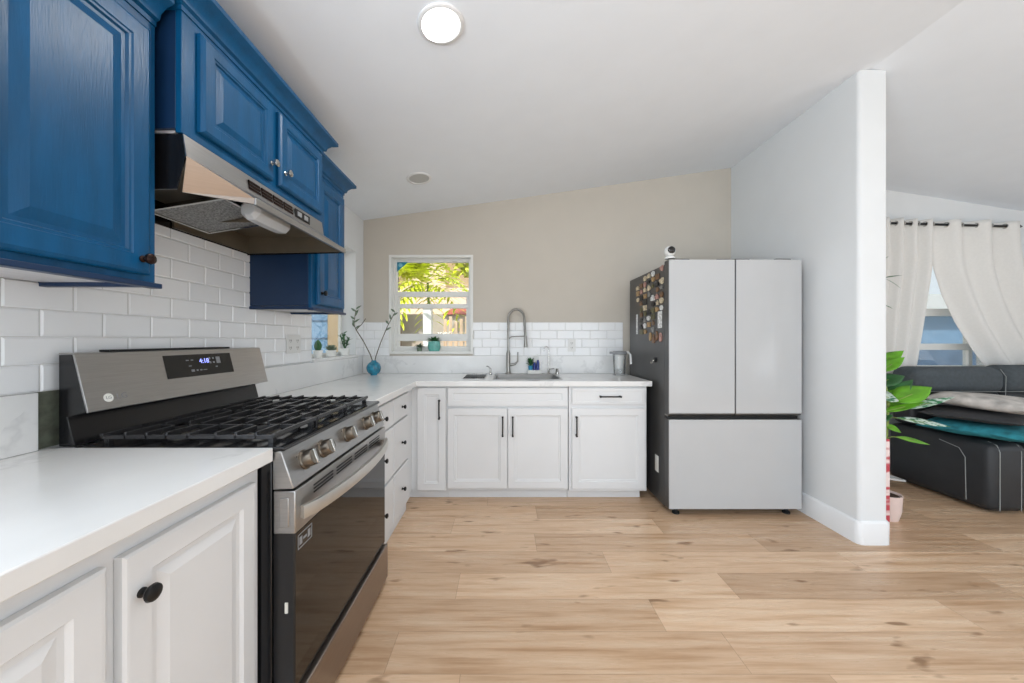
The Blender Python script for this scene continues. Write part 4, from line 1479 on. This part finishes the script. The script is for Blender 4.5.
o = small_pot(sx_, 2.573, SZ, 0.034, 0.055, 'white_ceramic', 'small round cactus in a white pot on the side window sill')
b = MB()
for k in range(15):
    pass
rngs = []
for k in range(10):
    t = k / 9
    rad = 0.024 * math.sin(PI * (0.12 + 0.86 * t)) ** 0.8
    rngs.append([(sx_ + rad * (1 + 0.12 * math.cos(8 * a)) * math.cos(a), 2.573 + rad * (1 + 0.12 * math.cos(8 * a)) * math.sin(a), SZ + 0.048 + 0.085 * t) for a in [2 * PI * q / 32 for q in range(32)]])
b.loft(rngs); b.build('cactus', 'leaf_dark', o, smooth=60)
o = small_pot(sx_, 2.766, SZ, 0.040, 0.05, 'white_ceramic', 'low rosette succulent in a wide pot, middle of the side window sill')
b = MB()
for k in range(28):
    a = k * 2.4
    el = 0.15 + 0.05 * k
    leaf_mb(b, (sx_, 2.766, SZ + 0.045), (math.cos(a), math.sin(a), el), (0, 0, 1), 0.052, 0.024, -0.2)
b.build('leaves', 'sage', o, solid=0.004)
o = small_pot(sx_, 3.008, SZ, 0.040, 0.06, 'white_ceramic', 'upright leafy plant in a white pot at the corner end of the side window sill')
b = MB()
for k in range(5):
    a = k * 1.26
    tip = (sx_ + 0.035 * math.cos(a), 3.008 + 0.045 * math.sin(a), SZ + 0.14 + 0.012 * k)
    b.tube([(sx_, 3.008, SZ + 0.05), ((sx_ + tip[0]) / 2, (3.008 + tip[1]) / 2, SZ + 0.10), tip], 0.0035, 6)
    for j in range(5):
        t = 0.3 + 0.17 * j
        q = (sx_ + (tip[0] - sx_) * t, 3.008 + (tip[1] - 3.008) * t, SZ + 0.05 + (tip[2] - SZ - 0.05) * t)
        leaf_mb(b, q, (math.cos(a + j * 2.2), math.sin(a + j * 2.2), 0.9), (0, 0, 1), 0.042, 0.020)
b.build('stems', 'leaf_dark', o, solid=0.001)

# teal pot on the back window sill
tx, ty, tz = -0.672, YB + 0.030, W2[2] + 0.0065
o = thing('potted_plant', 'small sea green pot with a dark leafy plant on the back window sill', 'plant', (tx, ty, tz))
b = MB(); b.lathe([(0.001, 0), (0.048, 0), (0.062, 0.04), (0.056, 0.095), (0.048, 0.095), (0.046, 0.08), (0.001, 0.08)], (tx, ty, tz), 18, sy=0.55); b.build('pot', 'teal_pot', o, smooth=45)
b = MB()
for k in range(26):
    a = k * 2.4
    leaf_mb(b, (tx, ty, tz + 0.085), (math.cos(a), 0.4 * math.sin(a), 0.2 + 0.03 * k), (0, 0, 1), 0.075, 0.034)
b.build('leaves', 'leaf_dark', o, solid=0.0008)
b = MB()
for k in range(16):
    a = k * 0.39
    leaf_mb(b, (tx - 0.140, ty, tz + 0.035), (math.cos(a * 2.4), 0.5 * math.sin(a * 2.4), 0.2 + 0.05 * k), (0, 0, 1), 0.06, 0.026)
b.lathe([(0.001, 0), (0.022, 0), (0.026, 0.035), (0.001, 0.035)], (tx - 0.140, ty, tz), 12)
solo(b, 'succulent', 'sage', 'pale small succulent left of the sea green pot on the window sill', 'plant', (tx - 0.140, ty, tz))

# ------------------------------------------------------------------ ceiling lights
tilt = math.atan(0.143)


def downlight(x, y, r, lens, label):
    o = thing('recessed_light', label, 'ceiling light', (x, y, zc(x)))
    b = MB(); b.lathe([(r * 0.80, -0.001), (r, -0.001), (r, -0.006), (r * 0.97, -0.009), (r * 0.83, -0.009), (r * 0.80, -0.004)], (x, y, zc(x)), 40)
    tr_ = b.build('trim_ring', 'trim', o, smooth=50)
    b = MB(); b.lathe([(0.001, -0.0005), (r * 0.82, -0.0005), (r * 0.80, -0.005), (0.001, -0.007)], (x, y, zc(x)), 36)
    b.build('lens', lens, o, smooth=50)
    o.rotation_euler = (0, -tilt, 0)
    return o


downlight(-0.259, 1.414, 0.094, 'lampwhite', 'lit round recessed ceiling light near the top of the room')
downlight(-0.648, 2.638, 0.092, 'lamp_off', 'small unlit round recessed ceiling light over the corner')
l_ = lamp('downlight_glow', 'AREA', (-0.259, 1.414, zc(-0.259) - 0.012), (-0.259, 1.414, 0), 9, (1, 0.97, 0.92), shape='DISK', size=0.14)

# ------------------------------------------------------------------ curtains and rod
RY = 3.20
rod = thing('curtain_rod', 'thin black curtain rod with pointed finial above the living room window', 'curtain rod', (4.0, RY, 2.27))
P0, P1 = Vector((3.05, RY, 2.306)), Vector((4.66, RY, 2.262))
b = MB(); b.tube([P0, P1], 0.011, 12); b.build('rod', 'black_metal', rod, smooth=60)
b = MB(); b.lathe([(0.011, 0), (0.022, 0.004), (0.024, 0.02), (0.001, 0.075)], tuple(P1), 16, 'x'); b.build('finial', 'black_metal', rod, smooth=40)
b = MB(); b.lathe([(0.011, 0), (0.022, -0.004), (0.024, -0.02), (0.001, -0.075)], tuple(P0), 16, 'x'); b.build('finial', 'black_metal', rod, smooth=40)
b = MB(); b.tube([(4.64, RY, 2.2625), (4.64, YB - 0.002, 2.2625)], 0.007, 8); b.tube([(3.08, RY, 2.30), (3.08, YB - 0.002, 2.30)], 0.007, 8); b.build('bracket', 'black_metal', rod)


def curtain(left_fn, right_fn, nwave, label, org, amp=0.032, phase=0.0):
    o = thing('curtain', label, 'curtain', org, group=None)
    b = MB()
    nz, nx = 46, nwave * 14
    rows = []
    for i in range(nz + 1):
        t = i / nz
        xl, xr = left_fn(t), right_fn(t)
        row = []
        for j in range(nx + 1):
            s = j / nx
            x = xl + (xr - xl) * s
            zt_ = 2.355 - 0.030 * (x - 3.05) / 1.65 if i == 0 else None
            ztop = 2.350 - 0.030 * (x - 3.05)
            z = ztop + (0.62 - ztop) * t
            am = amp * (1 - 0.35 * t)
            y = RY + am * math.sin(2 * PI * nwave * s + phase) + 0.006 * math.sin(9 * s + 4 * t)
            row.append(b.v(x, y, z))
        rows.append(row)
    for a, c in zip(rows, rows[1:]):
        for i in range(nx):
            b.f([a[i], a[i + 1], c[i + 1], c[i]])
    b.build('cloth', 'curtain', o, solid=0.002, smooth=80)
    g = MB()
    for k in range(nwave * 2):
        s = (k + 0.5) / (nwave * 2) - phase / (2 * PI * nwave)
        if s < 0 or s > 1: continue
        s = k / (nwave * 2)
        x = left_fn(0) + (right_fn(0) - left_fn(0)) * s
        zc_ = P0.z + (P1.z - P0.z) * (x - P0.x) / (P1.x - P0.x)
        n = 18
        rg_ = []
        for r_, dx in ((0.016, -0.004), (0.023, -0.004), (0.023, 0.004), (0.016, 0.004)):
            rg_.append([(x + dx, RY + r_ * math.cos(2 * PI * q / n), zc_ + r_ * math.sin(2 * PI * q / n)) for q in range(n)])
        R2 = [[g.v(*p) for p in r] for r in rg_]
        for a, c in zip(R2, R2[1:] + R2[:1]):
            for q in range(n):
                g.f([a[q], a[(q + 1) % n], c[(q + 1) % n], c[q]])
    g.build('grommets', 'chrome', o, smooth=40)
    return o


def lerp(a, b, t): return a + (b - a) * t


# left curtain: hangs straight, drawn in slightly
curtain(lambda t: 3.10 + 0.06 * t, lambda t: 3.905 - 0.18 * max(0, (t - 0.25)) / 0.75 - 0.03 * t, 6, 'off-white curtain panel bunched at the left of the living room window', (3.5, RY, 0.62))


def sweep_l(t):
    pts = [(0, 3.90), (0.25, 3.92), (0.40, 4.00), (0.55, 4.12), (0.70, 4.28), (0.78, 4.38), (0.86, 4.50), (1, 4.56)]
    for (a, xa), (c, xc) in zip(pts, pts[1:]):
        if t <= c: return lerp(xa, xc, (t - a) / (c - a))
    return 4.56


curtain(sweep_l, lambda t: 4.70 + 0.75 * t * t, 3, 'off-white curtain panel swept aside to the right of the living room window', (4.4, RY, 0.62), amp=0.045)

# ------------------------------------------------------------------ sofa and what lies on it
def soft_box(x0, x1, y0, y1, z0, z1, r, seg=4):
    """box with rounded edges, as a mesh builder"""
    b = MB()
    b.box(x0, x1, y0, y1, z0, z1)
    bmesh.ops.bevel(b.bm, geom=list(b.bm.edges), offset=r, segments=seg, profile=0.5, affect='EDGES')
    return b


def puff(b, cx, cy, cz, amount, sx, sy):
    for v in b.bm.verts:
        if v.co.z > cz:
            dx, dy = (v.co.x - cx) / sx, (v.co.y - cy) / sy
            v.co.z += amount * max(0, 1 - dx * dx) * max(0, 1 - dy * dy)
    return b


so = thing('reclining_sofa', 'black leather and dark grey reclining sofa under the living room window', 'sofa', (4.4, 2.8, 0))
SX0 = 3.40
soft_box(SX0 + 0.03, 5.35, 2.50, 3.12, 0.04, 0.42, 0.03).build('base', 'leather', so, smooth=50)
ar = soft_box(SX0, SX0 + 0.26, 2.44, 3.12, 0.012, 0.500, 0.055, 5).build('armrest', 'leather', so, smooth=60)
b = MB()
for y in (2.58,):
    b.tube([(SX0 - 0.001, y, 0.05), (SX0 - 0.0015, y + 0.005, 0.36), (SX0 - 0.001, y + 0.04, 0.42), (SX0 - 0.001, y + 0.16, 0.45)], 0.0025, 6)
for x in (SX0 + 0.05, SX0 + 0.20):
    b.tube([(x, 2.4395, 0.03), (x, 2.439, 0.44), (x, 2.455, 0.485), (x, 2.50, 0.5005)], 0.0025, 6)
b.build('stitching', 'stitch', ar)
for i, (a, c_) in enumerate(((SX0 + 0.265, SX0 + 0.90), (SX0 + 0.905, SX0 + 1.54))):
    soft_box(a, c_, 2.43, 2.56, 0.02, 0.40, 0.05).build('footrest', 'grey_fabric', so, smooth=60)
    puff(soft_box(a, c_, 2.45, 2.93, 0.34, 0.485, 0.06), (a + c_) / 2, 2.7, 0.45, 0.01, 0.35, 0.3).build('seat_cushion', 'leather', so, smooth=60)
    b = MB()
    b.tube([(a + 0.10, 2.43, 0.06), (a + 0.10, 2.428, 0.38), (a + 0.10, 2.46, 0.50)], 0.0025, 6)
    b.build('stitching', 'stitch', so)
BX = [(SX0 + 0.01, SX0 + 0.775), (SX0 + 0.785, SX0 + 1.21), (SX0 + 1.22, SX0 + 1.90)]
for a, c_ in BX:
    b = soft_box(a, c_, 2.93, 3.10, 0.505, 0.80, 0.05)
    b.build('back_cushion', 'leather', so, smooth=60)
    b = puff(soft_box(a, c_, 2.90, 3.12, 0.78, 0.985, 0.07, 5), (a + c_) / 2, 3.0, 0.9, 0.03, 0.4, 0.2)
    b.build('headrest_cushion', 'grey_fabric', so, smooth=60)
b = MB(); b.tube([(SX0 + 0.02, 2.915, 0.795), (SX0 + 1.89, 2.915, 0.795)], 0.0025, 6)
b.tube([(SX0 + 0.780, 2.925, 0.60), (SX0 + 0.780, 2.92, 0.92), (SX0 + 0.775, 2.95, 0.98)], 0.0025, 6)
b.build('stitching', 'stitch', so)


def soft_pad(cx, cy, cz, lx, ly, h, rotz, tilt_x=0, tilt_y=0, wav=0.0, seed=0, n=22):
    b = MB()
    rnd = random.Random(seed)
    ph = [rnd.uniform(0, 6) for _ in range(6)]
    top, bot = [], []
    for i in range(n + 1):
        rt, rb = [], []
        for j in range(n + 1):
            u, v = i / n * 2 - 1, j / n * 2 - 1
            e = max(0.0, (1 - abs(u) ** 3.2)) ** 0.55 * max(0.0, (1 - abs(v) ** 3.2)) ** 0.55
            pin = 1 - 0.07 * (1 - abs(u)) * abs(v) - 0.0
            wv_ = wav * (math.sin(3.1 * u + ph[0]) * math.cos(2.3 * v + ph[1]) + 0.4 * math.sin(7 * u + 3 * v + ph[2]))
            x, y = u * lx / 2 * (1 - 0.06 * (1 - v * v) * abs(u)), v * ly / 2 * (1 - 0.06 * (1 - u * u) * abs(v))
            rt.append(b.v(x, y, h / 2 * e + wv_))
            rb.append(rt[-1] if (i in (0, n) or j in (0, n)) else b.v(x, y, -h / 2 * e * 0.8 + wv_ * 0.8))
        top.append(rt); bot.append(rb)
    for i in range(n):
        for j in range(n):
            b.f([top[i][j], top[i + 1][j], top[i + 1][j + 1], top[i][j + 1]])
            b.f([bot[i][j], bot[i][j + 1], bot[i + 1][j + 1], bot[i + 1][j]])
    mt = Matrix.Translation((cx, cy, cz)) @ Matrix.Rotation(rotz, 4, 'Z') @ Matrix.Rotation(tilt_y, 4, 'Y') @ Matrix.Rotation(tilt_x, 4, 'X')
    bmesh.ops.transform(b.bm, matrix=mt, verts=b.bm.verts)
    return b


solo(soft_pad(3.60, 2.64, 0.558, 0.54, 0.52, 0.115, -1.15, 0, 0.0, 0.008, 3), 'folded_blanket', 'teal', 'teal quilted blanket folded over the sofa arm', 'blanket', (3.60, 2.70, 0.50), smooth=80)
solo(soft_pad(3.56, 2.66, 0.655, 0.48, 0.46, 0.085, -1.05, 0, 0.02, 0.004, 5), 'throw_pillow', 'dark_cushion', 'charcoal cushion between the teal blanket and the pale pillow', 'pillow', (3.56, 2.78, 0.59), smooth=80)
solo(soft_pad(3.61, 2.64, 0.757, 0.52, 0.44, 0.120, -1.10, 0, 0.05, 0.006, 9), 'throw_pillow', 'pillow', 'pale grey patterned pillow lying on top of the pile on the sofa', 'pillow', (3.63, 2.74, 0.68), smooth=80)

# ------------------------------------------------------------------ plants behind the dividing wall
px_, py_ = 2.625, 2.42
o = thing('potted_rubber_plant', 'tall leafy green plant in a blush pink pot beside the dividing wall', 'plant', (px_, py_, 0))
b = MB(); b.lathe([(0.001, 0), (0.066, 0), (0.080, 0.06), (0.086, 0.17), (0.079, 0.17), (0.074, 0.15), (0.001, 0.15)], (px_, py_, 0.0), 28); b.build('pot', 'pot_pink', o, smooth=50)
b = MB(); b.lathe([(0.001, 0.148), (0.074, 0.148), (0.072, 0.158), (0.001, 0.162)], (px_, py_, 0), 20); b.build('soil', 'soil', o)
b = MB()
stem = [(px_, py_, 0.15), (px_ - 0.012, py_, 0.35), (px_ + 0.01, py_, 0.55), (px_ + 0.015, py_ - 0.01, 0.80), (px_ - 0.02, py_, 1.05), (px_ - 0.05, py_, 1.25)]
b.tube(stem, 0.009, 8, [1.2, 1.1, 1, 0.9, 0.7, 0.5])
b.tube([(px_ + 0.01, py_, 0.52), (px_ - 0.05, py_, 0.60), (px_ - 0.08, py_, 0.72)], 0.006, 8)
b.tube([(px_ - 0.015, py_ + 0.05, 0.15), (px_ - 0.05, py_ + 0.06, 0.9), (px_ - 0.02, py_ + 0.06, 1.35), (px_ + 0.02, py_ + 0.06, 1.60)], 0.005, 8)
b.build('stem', 'stem', o, smooth=60)


def to_world(px, py, Y):
    return Vector(((px - 505) / FPX * Y, Y, HC + (340 - py) / FPX * Y))


leaves = [  # base px,py -> tip px,py, depth, width, material
    (878, 366, 903, 349, 2.44, 0.10, 'leaf', 0.25), (880, 372, 904, 356, 2.40, 0.09, 'leaf', 0.2), (872, 385, 905, 374, 2.40, 0.13, 'leaf_dark', 0.2),
    (893, 402, 932, 386, 2.36, 0.15, 'leaf', 0.1), (888, 400, 912, 378, 2.42, 0.10, 'leaf_dark', 0.3), (878, 395, 900, 400, 2.36, 0.11, 'leaf_striped', 0.2),
    (884, 412, 926, 401, 2.36, 0.06, 'leaf', 0.05), (905, 409, 955, 397, 2.34, 0.055, 'leaf_striped', 0.0), (897, 418, 951, 427, 2.35, 0.06, 'leaf_striped', 0.0),
    (896, 437, 931, 444, 2.36, 0.045, 'leaf', 0.1), (885, 425, 902, 432, 2.40, 0.06, 'leaf', 0.2), (880, 410, 898, 388, 2.44, 0.12, 'leaf', 0.2),
    (876, 375, 890, 400, 2.48, 0.12, 'leaf_dark', 0.2), (870, 420, 893, 414, 2.42, 0.10, 'leaf_dark', 0.2), (866, 360, 890, 352, 2.5, 0.10, 'leaf_dark', 0.2)]
for (bx, by, tx_, ty_, Y, W_, mm, cu_) in leaves:
    p0 = to_world(bx, by, Y + 0.02); p1 = to_world(tx_, ty_, Y - 0.03)
    d = p1 - p0
    b = MB()
    leaf_mb(b, p0, d, (-0.25, -0.55, 0.9), d.length, W_, cu_ * 0.5, 0.2, 10)
    # petiole back to the stem
    zt_ = max(0.4, min(1.2, p0.z - 0.03))
    sx2 = px_ + 0.0
    lf = b.build('leaf', mm, o, solid=0.0012, smooth=80)
    b = MB(); b.tube([(sx2, py_, zt_), tuple(p0.lerp(Vector((sx2, py_, zt_)), 0.4) + Vector((0, 0, 0.01))), tuple(p0), tuple(p0 + d * 0.5)], 0.0028, 6); b.build('stalk', 'stem', lf, smooth=60)
    if mm != 'leaf': lf['label'] = 'white striped leaf' if mm == 'leaf_striped' else 'dark green leaf'
for (bx, by, tx_, ty_) in ((884, 278, 902, 274), (886, 279, 902, 287), (884, 305, 893, 308), (880, 262, 888, 256)):
    p0 = to_world(bx, by, 2.45); p1 = to_world(tx_, ty_, 2.42)
    b = MB()
    leaf_mb(b, p0, p1 - p0, (0, -0.5, 1), (p1 - p0).length, 0.016, 0.1, 0.2)
    b.build('narrow_leaf', 'leaf_dark', o, solid=0.001, smooth=80)

# slim printed carton standing behind the dividing wall's edge
b = MB()
b.box(2.372, 2.404, 2.185, 2.30, 0.001, 0.605)
solo(b, 'printed_carton', 'print', 'slim red and white printed carton standing just behind the dividing wall edge', 'carton', (2.388, 2.24, 0), bevel=0.003)
# low white paper ledge on the floor by the sofa
b = MB(); b.prism([(2.98, 3.00), (3.29, 2.87), (3.30, 3.12), (3.05, 3.18)], 'z', 0.060, 0.075)
b.box(3.08, 3.27, 3.00, 3.10, 0.0005, 0.060)
solo(b, 'low_step', 'white_plastic', 'low white step on the floor between the plant and the sofa', 'step', (3.17, 3.05, 0), bevel=0.002)

# ------------------------------------------------------------------ outside
struct(MB().box(-30, 30, -30, 30, -0.40, -0.125), 'ground', 'concrete', smooth=0)


def tree(label, x, y, h, cr, n, lm, palm=False, seed=1):
    rnd = random.Random(seed)
    o = thing('garden_tree' if not palm else 'palm_shrub', label, 'tree', (x, y, -0.125), group='trees outside the back window')
    b = MB(); b.tube([(x, y, -0.125), (x + 0.05, y, h * 0.5), (x, y, h)], 0.07, 9, [1.3, 1, 0.7] if not palm else [0.6, 0.4, 0.3]); b.build('trunk', 'stem' if palm else 'bark', o, smooth=60)
    b = MB()
    for k in range(n):
        a, e = rnd.uniform(0, 2 * PI), rnd.uniform(-0.5, 1.3)
        d = Vector((math.cos(a) * math.cos(e), math.sin(a) * math.cos(e), math.sin(e)))
        if palm:
            c0 = Vector((x, y, h)) + d * 0.1
            for j in range(9):
                q = c0 + d * (0.10 + 0.075 * j) - Vector((0, 0, 0.009 * j * j))
                for s in (-1, 1):
                    sd = d.cross(Vector((0, 0, 1))).normalized() * s
                    leaf_mb(b, q, d * 0.6 + sd + Vector((0, 0, -0.2)), (0, 0, 1), 0.27, 0.055, 0.3, 0.2, 4)
        else:
            q = Vector((x, y, h)) + Vector((d.x * cr, d.y * cr, d.z * cr * 0.8)) * rnd.uniform(0.35, 1)
            leaf_mb(b, q, (rnd.uniform(-1, 1), rnd.uniform(-1, 1), rnd.uniform(-0.6, 0.6)), (rnd.uniform(-1, 1), rnd.uniform(-1, 1), 1), 0.20, 0.11, 0.2, 0.2, 4)
    b.build('foliage', lm, o, smooth=0)
    return o


tree('sunlit palm with long fronds outside the back window', -1.38, 6.25, 2.25, 1, 30, 'leaf_sun', True, 3)
tree('bushy yellow green tree behind the palm, upper right of the back window', -0.45, 7.55, 2.85, 0.62, 1100, 'leaf_sun', False, 5)
tree('mid green bushy tree behind the palm, upper left of the back window', -2.35, 7.55, 2.85, 0.62, 1100, 'leaf_sun', False, 8)

nb = thing('neighbour_house', 'grey stucco house with red tiled eave behind the trees', 'building', (-1.0, 9.0, -0.125))
MB().box(-5.0, 2.4, 8.2, 11.0, -0.125, 1.83).build('wall', 'stucco', nb)
MB().prism([(8.1, 1.82), (9.5, 2.08), (11.2, 1.82)], 'x', -1.45, 2.6).build('roof', 'roof_red', nb)
gb_ = thing('neighbour_house', 'tall pale pink stucco house farthest away in the back window', 'building', (-2.0, 14.0, -0.125))
MB().box(-9, 6.0, 13.0, 17.0, -0.125, 5.2).build('wall', 'pink_stucco', gb_)
b = MB()
for k in range(5):
    b.box(-7 + k * 2.4, -6.1 + k * 2.4, 12.97, 13.01, 3.2, 4.3)
b.build('windows', 'tan_stucco', gb_)
pc = thing('patio_post', 'white square patio post standing outside the back window', 'post', (-1.33, 5.95, -0.125))
b = MB(); b.box(-1.385, -1.245, 5.9, 6.04, -0.125, 1.78); b.build('shaft', 'trim', pc, bevel=0.005)
b = MB(); b.box(-1.41, -1.22, 5.875, 6.065, 1.76, 1.80); b.box(-1.41, -1.22, 5.875, 6.065, -0.125, -0.02); b.build('cap', 'trim', pc, bevel=0.005)
fn = thing('slat_fence', 'weathered wooden picket fence seen through the lower back window pane', 'fence', (-0.9, 5.0, -0.125))
for k in range(12):
    x = -0.86 + k * 0.075
    MB().box(x, x + 0.042, 4.9, 4.93, -0.125, 1.52 + 0.04 * math.sin(k * 2.1)).build('picket', 'fence_wood', fn, bevel=0.003)
MB().box(-0.88, 0.05, 4.93, 4.97, 0.3, 0.4).box(-0.88, 0.05, 4.93, 4.97, 1.2, 1.28).build('rail', 'fence_wood', fn)
# seen through the side window
sh = thing('garden_shed', 'pale blue sided shed seen through the side window', 'shed', (-4.4, 8.2, -0.125))
MB().box(-6.2, -3.55, 7.0, 7.9, -0.125, 2.2).build('wall', 'blue_siding', sh)
b = MB()
for k in range(6): b.box(-6.2, -3.55, 6.985, 7.0, 0.2 + k * 0.35, 0.22 + k * 0.35)
b.build('battens', 'slate_blue', sh)
tw_ = thing('garden_wall', 'tan stucco wall seen through the side window', 'wall', (-3.3, 6.9, -0.125))
MB().box(-3.52, -2.4, 6.95, 7.15, -0.125, 2.6).build('panel', 'tan_stucco', tw_)
MB().box(-3.56, -2.36, 6.91, 7.19, 2.6, 2.66).build('coping', 'stucco', tw_)
# seen through the living room window
lw = thing('neighbour_house', 'blue sided neighbouring house behind the living room window', 'building', (6.5, 8.0, -0.125))
MB().box(3.5, 12.0, 7.0, 9.5, -0.125, 1.75).build('wall', 'blue_siding', lw)
MB().prism([(6.75, 1.75), (8.2, 2.3), (9.8, 1.75)], 'x', 3.3, 12.3).build('roof', 'lamp_off', lw)
cv = thing('covered_table', 'slate blue covered patio table behind the lower living room window pane', 'patio table', (5.6, 5.2, -0.125))
b = soft_box(4.9, 6.6, 4.75, 5.6, -0.12, 1.14, 0.05)
b.build('cover', 'slate_blue', cv, smooth=60)
